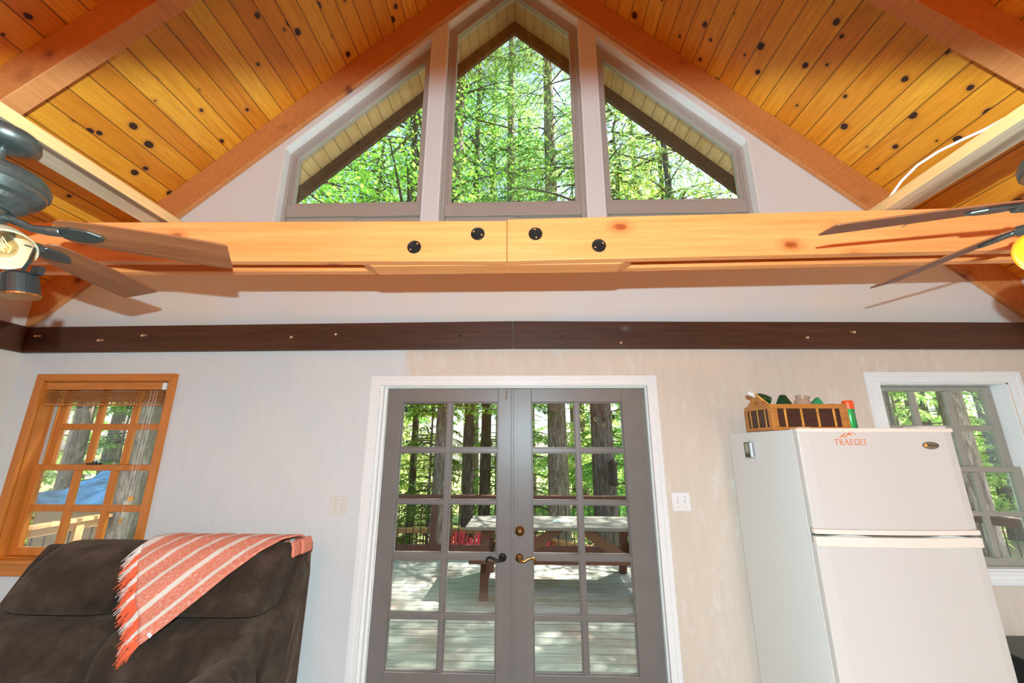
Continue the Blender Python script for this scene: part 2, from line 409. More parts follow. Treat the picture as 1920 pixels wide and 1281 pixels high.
def deckm():
    k = N('weathered_deck_boards', .85); co = k.co(); s = k.sep(co)
    idn = k.math('FLOOR', k.math('DIVIDE', s[1], .147)); v = k.comb(k.math('ADD', s[0], k.math('MULTIPLY', idn, 3.7)), s[1], s[2])
    g = k.noise(k.map(v, (.8, 14, 1)), 3, 6, .65, .5); b = k.noise(co, 1.3, 4)
    wn = k.n('ShaderNodeTexWhiteNoise', noise_dimensions='1D'); k.l(idn, wn.inputs['W'])
    c = k.ramp(g, [(.3, (.20, .19, .165)), (.5, (.38, .38, .345)), (.72, (.52, .53, .49))])
    c = k.mix(k.ramp(b, [(.5, (0,)*3), (.68, (.55,)*3)]), c, (.26, .12, .08))
    c = k.mix(k.math('MULTIPLY', wn.outputs[0], .25), c, (.30, .30, .28))
    k.color(c); k.bump(g, .3, .004); return k.m
MT['deck'] = deckm()

# ------------------------------------------------------------------ setting
X0, S, HW, D = -.09, .965, 3.64, 2.82
XL, XR = -3.755, 3.56
def rz(x, off=0.0): return 2.5 + S*(HW - abs(x - X0)) + off
CO = .315                                  # ceiling above the rafters' underside

g = G(); g.box(XL-.1, XR+.1, -3.0, D, -.15, 0)
tag(g.obj('floor', wood('wood_floor', (.14, .07, .03), (.22, .11, .05), (.3, .16, .07), 'x')), kind='structure')
# back wall, pieces round the openings
def gable_z(x): return rz(x, CO)
g = G(); Y0, Y1 = D, D+.15
DOOR = (-1.02, .885, 2.062); LW = (-3.52, -2.555, .86, 2.10); RW = (2.425, 3.29, .90, 2.062)
g.box(XL, LW[0], Y0, Y1, -.1, 2.5); g.box(LW[0], LW[1], Y0, Y1, -.1, LW[2]); g.box(LW[0], LW[1], Y0, Y1, LW[3], 2.5)
g.box(LW[1], DOOR[0], Y0, Y1, -.1, 2.5); g.box(DOOR[0], DOOR[1], Y0, Y1, DOOR[2], 2.5); g.box(DOOR[1], RW[0], Y0, Y1, -.1, 2.5)
g.box(RW[0], RW[1], Y0, Y1, -.1, RW[2]); g.box(RW[0], RW[1], Y0, Y1, RW[3], 2.5); g.box(RW[1], XR, Y0, Y1, -.1, 2.5)
zb = 2.98
g.prism([(XL, 2.5), (XR, 2.5), (XR, rz(XR, CO)), (XR-.22, zb), (XL+.2, zb), (XL, rz(XL, CO))], Y0, Y1)
# gable window openings (front outlines)
OL = [(-2.02, zb), (-2.025, 4.085), (-.815, 5.28), (-.808, zb)]
OC = [(-.69, zb), (-.693, 5.425), (X0, 6.005), (.515, 5.42), (.515, zb)]
OR = [(.638, zb), (.642, 5.26), (1.845, 4.07), (1.845, zb)]
g.prism([(XL+.2, zb), (-2.02, zb), (-2.025, 4.085), (-2.025, gable_z(-2.025)), (XL+.02, rz(XL+.02, CO))], Y0, Y1)
g.prism([(-2.025, 4.085), (-.815, 5.28), (-.815, gable_z(-.815)), (-2.025, gable_z(-2.025))], Y0, Y1)
g.prism([(-.808, zb), (-.69, zb), (-.693, 5.425), (-.693, gable_z(-.693)), (-.815, gable_z(-.815)), (-.815, 5.28)], Y0, Y1)
g.prism([(-.693, 5.425), (X0, 6.005), (X0, gable_z(X0)), (-.693, gable_z(-.693))], Y0, Y1)
g.prism([(X0, 6.005), (.515, 5.42), (.515, gable_z(.515)), (X0, gable_z(X0))], Y0, Y1)
g.prism([(.515, zb), (.638, zb), (.642, 5.26), (.642, gable_z(.642)), (.515, gable_z(.515)), (.515, 5.42)], Y0, Y1)
g.prism([(.642, 5.26), (1.845, 4.07), (1.845, gable_z(1.845)), (.642, gable_z(.642))], Y0, Y1)
g.prism([(1.845, zb), (XR-.22, zb), (XR-.02, rz(XR-.02, CO)), (1.845, gable_z(1.845)), (1.845, 4.07)], Y0, Y1)
tag(g.obj('wall_back', MT['wall']), kind='structure')
g = G(); g.box(XL-.15, XL, -3.0, D+.15, -.1, rz(XL, CO)); tag(g.obj('wall_left', MT['sidewall']), kind='structure')
g = G(); g.prism([(XL, -.1), (XR, -.1), (XR, rz(XR, CO)), (X0, rz(X0, CO)), (XL, rz(XL, CO))], -3.15, -3.0); tag(g.obj('wall_front', MT['frontwood']), kind='structure')
g = G(); g.box(XR, XR+.15, -3.0, D+.15, -.1, rz(XR, CO)); tag(g.obj('wall_right', MT['sidewall']), kind='structure')
def roofslab(y0, y1, z_add, th):
    q = G(); a = []
    xs = [XL-.6, X0, XR+.6]
    low = [(x, rz(x, z_add)) for x in xs]; hi = [(x, rz(x, z_add+th)) for x in reversed(xs)]
    for i in (0, 1):
        q.prism([low[i], low[i+1], (low[i+1][0], low[i+1][1]+th), (low[i][0], low[i][1]+th)], y0, y1)
    return q
tag(roofslab(-3.0, D+.0, CO, .05).obj('ceiling', MT['ceil']), kind='structure')
soff = roofslab(D+.15, 3.52, CO, .05).obj('roof_soffit', MT['soffit']); tag(soff, kind='structure')
tag(roofslab(-3.0, 3.56, CO+.055, .12).obj('roof_deck', MT['fascia']), kind='structure')
# dark barge boards at the eave
for s_ in (-1, 1):
    g = G(); xe = X0 + s_*4.2
    g.prism([(X0, rz(X0, CO-.165)), (xe, rz(xe, CO-.165)), (xe, rz(xe, CO+.17)), (X0, rz(X0, CO+.17))], 3.50, 3.545)
    tag(g.obj('barge_board', MT['fascia']), 'dark barge board under the eave outside, ' + ('left' if s_ < 0 else 'right') + ' slope of the gable', 'barge board', 'barge boards')

# rafters
def rafter(y0, y1, side, label):
    q = G(); xe = XL+.0 if side < 0 else XR-.0
    q.prism([(X0, rz(X0)), (xe, rz(xe)), (xe, rz(xe, CO-.003)), (X0, rz(X0, CO-.003))], y0, y1)
    return tag(q.obj('rafter', MT['rafter'], bevel=.004), label, 'rafter', 'roof rafters')
rafter(2.778, 2.818, -1, 'brown rafter lying against the gable wall, left slope')
rafter(2.778, 2.818, 1, 'brown rafter lying against the gable wall, right slope')
rafter(1.66, 1.76, -1, 'shaded brown rafter crossing the upper left corner above the fan')
rafter(1.66, 1.76, 1, 'shaded brown rafter crossing the upper right corner above the fan')
for y_ in (.60, -.46):
    for s_ in (-1, 1): rafter(y_, y_+.10, s_, 'brown rafter overhead behind the camera, %s slope, %s one' % ('left' if s_ < 0 else 'right', 'nearer' if y_ > 0 else 'farther'))

# tie beam: sandwich of two boards, each in two lengths, with a filler block
tb = empty('tie_beam', (X0, 1.7, 2.43), 'doubled bright fir tie beam spanning the room under the gable windows', 'beam')
def board(y0, y1, xa, xb, za, zb_, h, mat):
    q = G(); q.prism([(xa, za), (xb, zb_), (xb, zb_+h), (xa, za+h)], y0, y1); return q
xe = X0 - HW + .25; xf = X0 + HW - .2
board(1.62, 1.66, -3.42, -.0755, 2.463, 2.421, .200, 0).obj('front_board', MT['tie'], tb, bevel=.003)
board(1.62, 1.66, -.0735, 3.2, 2.422, 2.460, .2065, 0).obj('front_board', MT['tie'], tb, bevel=.003)
board(1.76, 1.80, -3.42, -.0755, 2.468, 2.440, .19, 0).obj('rear_board', MT['tie'], tb, bevel=.003)
board(1.76, 1.80, -.0735, 3.2, 2.440, 2.478, .19, 0).obj('rear_board', MT['tie'], tb, bevel=.003)
g = G(); g.prism([(-.75, 2.449), (-.69, 2.424), (.432, 2.424), (.495, 2.449), (.495, 2.6), (-.75, 2.6)], 1.664, 1.756)
g.obj('filler_block', MT['tie'], tb, bevel=.002)
for i, (x, z, rot) in enumerate([(-.49, 2.494, 0), (-.206, 2.556, 1.2), (.053, 2.552, 2.2), (.332, 2.49, 3.4)]):
    w = empty('bolt_washer', (x, 1.62, z), ['black cast washer on the tie beam, leftmost and lower', 'black cast washer on the tie beam just left of the joint', 'black cast washer on the tie beam just right of the joint', 'black cast washer on the tie beam, rightmost and lower'][i], 'washer', 'bolt washers on the tie beam')
    R_ = Matrix.Translation((x, 1.6195, z)) @ Matrix.Rotation(rot, 4, 'Y') @ Matrix.Rotation(PI/2, 4, 'X')
    q = G(); q.lathe([(.031, 0), (.031, .004), (.028, .007), (.02, .0055), (.015, .0055), (.014, .009)], 28, R_)
    for a in range(4):
        th = a*PI/2
        q.box(-.002, .002, .015, .029, .004, .0085, R_ @ Matrix.Rotation(th, 4, 'Z'))
    q.obj('washer', MT['blackiron'], w)
    q = G(); q.lathe([(.0095, .008), (.0095, .016), (.007, .018)], 6, R_); q.obj('bolt_head', MT['blackiron'], w)
    for a in (.8, 3.9): q = G(); q.lathe([(.0035, .006), (.0035, .0066)], 10, R_ @ Matrix.Translation((.02*math.cos(a), .02*math.sin(a), 0))); q.obj('washer_hole', MT['tie'], w)
q = G(); q.cyl((1.647, 1.62, 2.559), (1.655, 1.585, 2.566), .0015); q.cyl((1.655, 1.585, 2.566), (1.6553, 1.583, 2.5664), .004)
tag(q.obj('nail', MT['steel']), 'nail sticking out of the right half of the tie beam', 'nail')

# purlins under the rafters
for s_, xa, xb, zq in ((-1, -1.787, -1.662, 2.644), (1, 1.602, 1.712, 2.651)):
    q = G(); q.box(xa, xb, -1.6, 1.84, zq, zq+.045)
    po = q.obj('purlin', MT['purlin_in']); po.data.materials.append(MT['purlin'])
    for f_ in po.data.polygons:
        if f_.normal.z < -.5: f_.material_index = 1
    tag(po, 'flat fir purlin carrying the %s ceiling fan, grey stained underside' % ('left' if s_ < 0 else 'right'), 'beam', 'purlins')
# white cable
q = G(); q.tube([(1.744, 1.78, 2.744), (1.749, 1.74, 2.785), (1.786, 1.7, 2.849), (1.836, 1.66, 2.904), (1.881, 1.6, 2.929), (1.928, 1.55, 2.942), (1.979, 1.49, 2.95), (2.021, 1.4, 2.96), (2.03, 1.33, 2.958)], .006, 10)
cable = tag(q.obj('cable', MT['cable'], smooth=True), 'white cable looping beside the right purlin', 'cable')

# dark band across the wall, with pegs
def band(pts, name, lab):
    q = G(); q.prism(pts, D-.035, D-.001); return tag(q.obj(name, MT['dark'], bevel=.002), lab, 'beam', 'dark wall bands')
band([(XL+.001, 2.298), (-.0845, 2.312), (-.0845, 2.514), (XL+.001, 2.492)], 'wall_beam', 'dark stained beam across the wall, left length')
band([(-.0825, 2.312), (3.47, 2.290), (3.50, 2.478), (-.0825, 2.514)], 'wall_beam', 'dark stained beam across the wall, right length, speckled with paint')
q = G(); q.box(XL+.001, XL+.035, -3, D-.036, 2.298, 2.492)
tag(q.obj('wall_beam', MT['dark'], bevel=.002), 'dark stained beam along the left side wall', 'beam', 'dark wall bands')
pegs = [(-3.616, 2.421, 1), (-3.127, 2.385, 1), (-2.806, 2.42, 1), (-1.697, 2.401, 1), (-1.375, 2.42, 1), (1.979, 2.376, -1), (2.301, 2.413, -1)]
pl = ['first wooden peg from the left end of the dark beam', 'second wooden peg from the left on the dark beam', 'third wooden peg from the left on the dark beam',
      'fourth wooden peg from the left on the dark beam', 'fifth wooden peg from the left on the dark beam, nearest the door', 'wooden peg on the dark beam right of the door, lower one', 'last wooden peg on the right of the dark beam']
for (x, z, s_), lb in zip(pegs, pl):
    q = G(); q.cyl((x-.03*s_*0, D-.030, z+.004), (x+.022*s_, D-.085, z-.012), .0085, .0085, 10)
    tag(q.obj('peg', MT['peg'], smooth=False, bevel=.001), lb, 'peg', 'pegs on the dark beam')
for (x, z), lb in zip([(-.464, 2.405), (.271, 2.398), (.686, 2.345)], ['dark peg hole stub left of the beam joint', 'dark peg hole stub right of the beam joint', 'thin pale peg stub low on the right beam']):
    q = G(); q.cyl((x, D-.034, z), (x, D-.045, z), .008, .008, 10)
    tag(q.obj('peg_stub', MT['black'] if x < .5 else MT['peg']), lb, 'peg', 'peg stubs')

# ------------------------------------------------------------------ gable windows
def inset(poly, d):
    """inset a convex polygon (x,z) by d"""
    n = len(poly); out = []
    cx = sum(p[0] for p in poly)/n; cz = sum(p[1] for p in poly)/n
    L = []
    for i in range(n):
        a = Vector(poly[i]); b = Vector(poly[(i+1) % n]); t = (b-a).normalized(); nn = Vector((-t.y, t.x))
        if nn.dot(Vector((cx, cz)) - a) < 0: nn = -nn
        L.append((a + nn*d, t))
    for i in range(n):
        p, t = L[i-1]; q, u = L[i]
        den = t.x*u.y - t.y*u.x; k = ((q.x-p.x)*u.y - (q.y-p.y)*u.x)/den
        out.append((p.x + t.x*k, p.y + t.y*k))
    return out
def ring(q, a, b, y0, y1):
    n = len(a); vs = [(x, y0, z) for x, z in a] + [(x, y0, z) for x, z in b] + [(x, y1, z) for x, z in a] + [(x, y1, z) for x, z in b]
    fs = []
    for i in range(n):
        j = (i+1) % n
        fs += [(i, j, n+j, n+i), (2*n+i, 3*n+i, 3*n+j, 2*n+j), (n+i, n+j, 3*n+j, 3*n+i), (i, 2*n+i, 2*n+j, j)]
    q.add(vs, fs)
def gable_window(name, op, gb):
    """op: opening outline; gb: height of the glass's lower edge"""
    w = empty(name, (op[0][0], D+.08, zb), kind='structure')
    q = G(); ring(q, [p for p in op], inset(op, .012), D+.001, D+.149); q.obj('reveal', MT['white'], w)
    o2 = inset(op, .0125)
    # frame: outer ring + stepped inner ring above the mid rail
    fr = G(); ring(fr, o2, inset(o2, .03), D+.075, D+.145)
    upper = [(x, max(z, gb-.135)) for x, z in inset(o2, .03)]
    ring(fr, [(x, z if z > gb else gb-.13) for x, z in inset(o2, .0301)], [(x, z if z > gb-.05 else gb-.028) for x, z in inset(o2, .045)], D+.085, D+.14)
    upo = [(x, z if z > gb else gb-.028) for x, z in inset(o2, .045)]; upi = [(x, z if z > gb else gb) for x, z in inset(o2, .072)]
    ring(fr, upo, upi, D+.095, D+.135)
    fr.obj('frame', MT['taupe'], w, bevel=.002)
    gl = G(); gl.prism([(x, z) for x, z in inset(upi, -.005)], D+.112, D+.118); gl.obj('pane', MT['glass'], w)
    # sliding sashes under the mid rail
    x0, x1 = min(p[0] for p in o2)+.03, max(p[0] for p in o2)-.03; xm = (x0+x1)/2+.02
    for a, b, yy in ((x0+.01, xm, .10), (xm-.03, x1-.01, .115)):
        s2 = G(); ring(s2, [(a, zb+.045), (a, gb-.14), (b, gb-.14), (b, zb+.045)], [(a+.04, zb+.085), (a+.04, gb-.175), (b-.04, gb-.175), (b-.04, zb+.085)], D+yy, D+yy+.014)
        so = s2.obj('sliding_sash', MT['taupe'], w, bevel=.002)
        s3 = G(); s3.box(a+.038, b-.038, D+yy+.005, D+yy+.009, zb+.083, gb-.173); s3.obj('pane', MT['glass'], so)
    return w
gable_window('window_1', OL, 3.605); gable_window('window_2', OC, 3.59); gable_window('window_3', OR, 3.59)

# ------------------------------------------------------------------ left wooden window
w = empty('window_4', (-3.04, D, .86), kind='structure')
cx0, cx1, cz0, cz1 = -3.565, -2.517, .905, 2.137
q = G()
for a, b, c_, d_ in (((cx0, cz0), (cx0, cz1), (LW[0]+.01, LW[3]-.012), (LW[0]+.01, cz0)), ((cx1, cz0), (cx1, cz1), (LW[1]-.012, LW[3]-.012), (LW[1]-.012, cz0))):
    q.prism([a, b, c_, d_], D-.022, D+.001)
q.obj('casing', MT['oak'], w, bevel=.003)
q = G(); q.prism([(cx0, cz1), (cx1, cz1), (LW[1]-.012, LW[3]-.012), (LW[0]+.01, LW[3]-.012)], D-.022, D+.001); q.obj('head_casing', MT['oakx'], w, bevel=.003)
q = G(); q.box(cx0-.02, cx1+.02, D-.05, D+.1, .885, .91); q.box(cx0, cx1, D-.022, D, .81, .884); q.obj('stool', MT['oakx'], w, bevel=.003)
q = G(); q.box(LW[0], LW[0]+.018, D+.002, D+.148, .91, LW[3]); q.box(LW[1]-.018, LW[1], D+.002, D+.148, .91, LW[3]); q.box(LW[0], LW[1], D+.002, D+.148, LW[3]-.018, LW[3]); q.obj('jamb', MT['oak'], w)
q = G(); q.box(LW[0]+.018, LW[0]+.034, D+.094, D+.104, .93, 2.08); q.obj('jamb_track', MT['vinyl'], w)
def sash(par, x0, x1, z0, z1, y, cols, rows, st, mu, mat, th=.035, rails=None):
    q = G(); tr, br = rails or (st, st)
    q.box(x0, x0+st, y, y+th, z0, z1); q.box(x1-st, x1, y, y+th, z0, z1); q.box(x0+st, x1-st, y, y+th, z1-tr, z1); q.box(x0+st, x1-st, y, y+th, z0, z0+br)
    fx0, fx1, fz0, fz1 = x0+st, x1-st, z0+br, z1-tr
    for i in range(1, cols):
        xm = fx0 + (fx1-fx0)*i/cols; q.box(xm-mu/2, xm+mu/2, y+.004, y+th-.004, fz0, fz1)
    for j in range(1, rows):
        zm = fz0 + (fz1-fz0)*j/rows
        q.box(fx0, fx1, y+.0045, y+th-.0045, zm-mu/2, zm+mu/2)
    o = q.obj('sash', mat, par, bevel=.004)
    for i in range(cols):
        for j in range(rows):
            p = G(); p.box(fx0+(fx1-fx0)*i/cols+.003, fx0+(fx1-fx0)*(i+1)/cols-.003, y+th/2-.002, y+th/2+.002, fz0+(fz1-fz0)*j/rows+.003, fz0+(fz1-fz0)*(j+1)/rows-.003)
            p.obj('pane', MT['glass'], o)
    return o
sash(w, -3.475, -2.575, 1.46, 2.08, D+.105, 3, 2, .055, .045, MT['oak'], rails=(.05, .04))
sash(w, -3.495, -2.575, .912, 1.50, D+.06, 3, 2, .055, .045, MT['oak'], rails=(.04, .05))
q = G(); q.box(-3.10, -3.02, D+.05, D+.09, 1.50, 1.512); q.cyl((-3.06, D+.07, 1.512), (-3.06, D+.07, 1.525), .014); q.obj('sash_lock', MT['black'], w, bevel=.002)
# blind
b = empty('window_blind', (-3.06, D+.03, 2.0), 'raised wooden slat blind with cords in the left window', 'blind')
q = G(); q.box(-3.50, -2.63, D+.0, D+.05, 2.025, 2.078); q.obj('valance', MT['oakx'], b, bevel=.002)
q = G(); q.box(-2.628, -2.60, D+.004, D+.05, 2.025, 2.075); q.obj('headrail_end', MT['white'], b)
for i in range(9):
    q = G(); z = 1.925 + .0105*i; q.box(-3.495, -2.61, D+.006, D+.05, z, z+.0055 if i else z-.012); q.obj('slat', MT['blind'], b)
for x in (-3.37, -2.79):
    q = G()
    for dx in (0, .02, .035): q.tube([(x+dx, D+.002, 2.02), (x+dx+.006, D+.0, 1.99), (x+dx-.004, D+.001, 1.95), (x+dx+.004, D+.003, 1.905)], .0010, 5)
    q.obj('ladder_cord', MT['reed'], b)
for x, z1_ in ((-2.70, 1.16), (-2.675, 1.30), (-2.655, 1.30)):
    q = G(); q.tube([(x, D+.004, 2.02), (x-.004, D+.0, 1.7), (x-.006, D+.0, z1_)], .0009, 5); q.obj('pull_cord', MT['cable'], b)
    q = G(); q.lathe([(.003, .03), (.008, .02), (.009, 0)], 10, Matrix.Translation((x-.006, D, z1_-.03))); q.obj('cord_tassel', MT['reed'], b)

# ------------------------------------------------------------------ right window
w = empty('window_5', (2.86, D, .9), kind='structure')
q = G()
def casing(q, ox0, ox1, oz0, oz1, wd, sides=4):
    for k_, (o, dep) in enumerate(((0, .012), (.012, .020), (wd*.45, .014), (wd-.016, .022))):
        ow = {0: .012, 1: wd*.45-.012, 2: wd*.55-.016, 3: .016}[k_]
        a0, a1, c0, c1 = ox0+o, ox1-o, oz0+(o if sides == 4 else 0), oz1-o
        b0, b1, d0, d1 = a0+ow, a1-ow, c0+(ow if sides == 4 else 0), c1-ow
        q.prism([(a0, c0), (a0, c1), (b0, d1), (b0, d0)], D-dep, D+.001)
        q.prism([(a1, c0), (a1, c1), (b1, d1), (b1, d0)], D-dep, D+.001)
        q.prism([(a0, c1), (a1, c1), (b1, d1), (b0, d1)], D-dep, D+.001)
        if sides == 4: q.prism([(a0, c0), (a1, c0), (b1, d0), (b0, d0)], D-dep, D+.001)
casing(q, 2.345, 3.375, .825, 2.136, .078)
q.obj('casing', MT['white'], w, bevel=.001)
q = G(); q.box(RW[0], RW[0]+.012, D+.002, D+.149, RW[2], RW[3]); q.box(RW[1]-.012, RW[1], D+.002, D+.149, RW[2], RW[3]); q.box(RW[0], RW[1], D+.002, D+.149, RW[3]-.012, RW[3]); q.box(RW[0], RW[1], D+.002, D+.149, RW[2], RW[2]+.012); q.obj('jamb', MT['white'], w)
sash(w, 2.44, 3.278, 1.47, 2.048, D+.10, 3, 2, .055, .04, MT['taupe2'], rails=(.03, .035))
sash(w, 2.44, 3.278, .915, 1.51, D+.06, 3, 2, .055, .03, MT['taupe2'], rails=(.035, .045))
q = G(); q.tube([(3.44, D-.001, 2.125), (3.44, D-.04, 2.125), (3.455, D-.045, 2.135)], .006, 8)
tag(q.obj('wall_hook', MT['brass'], smooth=True), 'small brass hook beside the right window', 'hook')

# ------------------------------------------------------------------ french doors
w = empty('door_1', (-.09, D, 0), kind='structure')
q = G(); casing(q, -1.09, .92, -.0, 2.117, .07, 3); q.obj('casing', MT['white'], w, bevel=.001)
q = G(); q.box(-1.02, -1.0, D, D+.15, 0, 2.062); q.box(.865, .885, D, D+.15, 0, 2.062); q.box(-1.0, .865, D, D+.15, 2.042, 2.062)
q.obj('jamb', MT['white'], w)
q = G(); q.box(-1.0, -.982, D+.03, D+.045, 0, 2.036); q.box(.847, .865, D+.03, D+.045, 0, 2.036); q.box(-1.0, .865, D+.025, D+.045, 2.034, 2.042); q.obj('stop', MT['white'], w, bevel=.002)
DR = [(1.937, 1.621), (1.593, 1.28), (1.26, .954), (.923, .61), (.581, .294)]
def leaf_door(name, x0, x1, g0, g1, mm):
    o = empty(name, (x0, D+.05, 0), kind='structure'); o.parent = w; o.matrix_parent_inverse = wm(w).inverted()
    q = G(); y0, y1 = D+.046, D+.088
    q.box(x0, g0, y0, y1, .01, 2.032); q.box(g1, x1, y0, y1, .01, 2.032); q.box(g0, g1, y0, y1, DR[0][0], 2.032); q.box(g0, g1, y0, y1, .01, DR[-1][1])
    q.obj('door_frame', MT['door'], o, bevel=.003)
    q = G(); q.box(mm-.015, mm+.015, y0+.004, y1-.004, DR[-1][1], DR[0][0])
    for i in range(4): q.box(g0, g1, y0+.0045, y1-.0045, DR[i+1][0], DR[i][1])
    # glazing beads
    for (z1_, z0_) in DR:
        for a, b_ in ((g0, mm-.015), (mm+.015, g1)):
            ring(q, [(a, z0_), (a, z1_), (b_, z1_), (b_, z0_)], [(a+.008, z0_+.008), (a+.008, z1_-.008), (b_-.008, z1_-.008), (b_-.008, z0_+.008)], y0+.010, y1-.010)
    q.obj('muntin', MT['door'], o, bevel=.002)
    for (z1_, z0_) in DR:
        for a, b_ in ((g0, mm-.015), (mm+.015, g1)):
            p = G(); p.box(a+.005, b_-.005, D+.066, D+.070, z0_+.005, z1_-.005); p.obj('pane', MT['glass'], o)
    return o
dl = leaf_door('door_leaf', -.980, -.092, -.872, -.187, -.530)
dr = leaf_door('door_leaf', -.086, .845, .048, .685, .366)
q = G(); q.box(-.094, -.076, D+.036, D+.046, .01, 2.03); q.obj('astragal', MT['door'], dr, bevel=.003)
def handle(par, x, z, s_, mat, ros):
    q = G(); q.lathe([(.026, 0), (.026, .004), (.018, .010), (.011, .013)], 24, Matrix.Translation((x, D+.046, z)) @ Matrix.Rotation(PI/2, 4, 'X'))
    h = q.obj('rosette', ros, par, smooth=False)
    q = G(); pts = []
    y = D+.046-.05
    pts = [(x, D+.046-.012, z), (x, y+.008, z), (x+s_*.008, y, z-.004), (x+s_*.03, y-.002, z-.008), (x+s_*.055, y, z+.006), (x+s_*.078, y+.002, z+.012), (x+s_*.095, y+.004, z+.006), (x+s_*.102, y+.005, z-.008), (x+s_*.096, y+.005, z-.017), (x+s_*.087, y+.005, z-.012)]
    q.tube(pts, [.009, .009, .0095, .009, .008, .0075, .007, .006, .005, .004], 12); q.obj('lever_handle', mat, par, smooth=True)
handle(dl, -.148, .937, -1, MT['blackiron'], MT['blackiron']); handle(dr, -.038, .935, 1, MT['brass'], MT['bronze'])
q = G(); q.lathe([(.031, 0), (.031, .004), (.022, .009), (.013, .013)], 28, Matrix.Translation((-.036, D+.046, 1.095)) @ Matrix.Rotation(PI/2, 4, 'X')); db = q.obj('deadbolt', MT['bronze'], dr)
q = G(); q.box(-.048, -.024, D+.012, D+.034, 1.091, 1.099, Matrix.Translation((0, 0, 0))); q.obj('thumb_turn', MT['brass'], dr, bevel=.002)
q = G(); q.tube([(-.127, D+.04, 2.03), (-.127, D+.036, 1.99), (-.129, D+.034, 1.975)], .003, 8); q.cyl((-.129, D+.034, 1.975), (-.130, D+.033, 1.955), .004, .003, 8); q.obj('bolt_pin', MT['brass'], dl)

# switch plates
def plate(name, x, z, mat, lab, tilt=0):
    e = empty(name, (x, D, z), lab, 'light switch'); q = G(); T_ = Matrix.Translation((x, D-.004, z)) @ Matrix.Rotation(tilt, 4, 'Y')
    q.box(-.058, .058, -.003, .004, -.057, .057, T_); q.obj('cover_plate', mat, e, bevel=.002)
    for dx, up in ((-.023, 1), (.023, -1)):
        q = G(); q.box(dx-.005, dx+.005, -.004, -.0031, -.012, .012, T_); k = q.obj('toggle_slot', MT['vinyl'], e)
        q = G(); q.box(dx-.004, dx+.004, -.014, -.004, up*.001, up*.010, T_); q.obj('toggle', mat, e, bevel=.001)
        for zz in (-.03, .03): q = G(); q.lathe([(.003, 0), (.003, .0008)], 8, T_ @ Matrix.Translation((dx, -.003, zz)) @ Matrix.Rotation(PI/2, 4, 'X')); q.obj('screw', MT['silver'], e)
plate('switch_plate', -1.235, 1.255, MT['plate_old'], 'ivory double switch plate on the wall left of the french doors', .02)
plate('switch_plate', 1.012, 1.287, MT['plate'], 'white double switch plate on the beige wall right of the french doors', -.01)

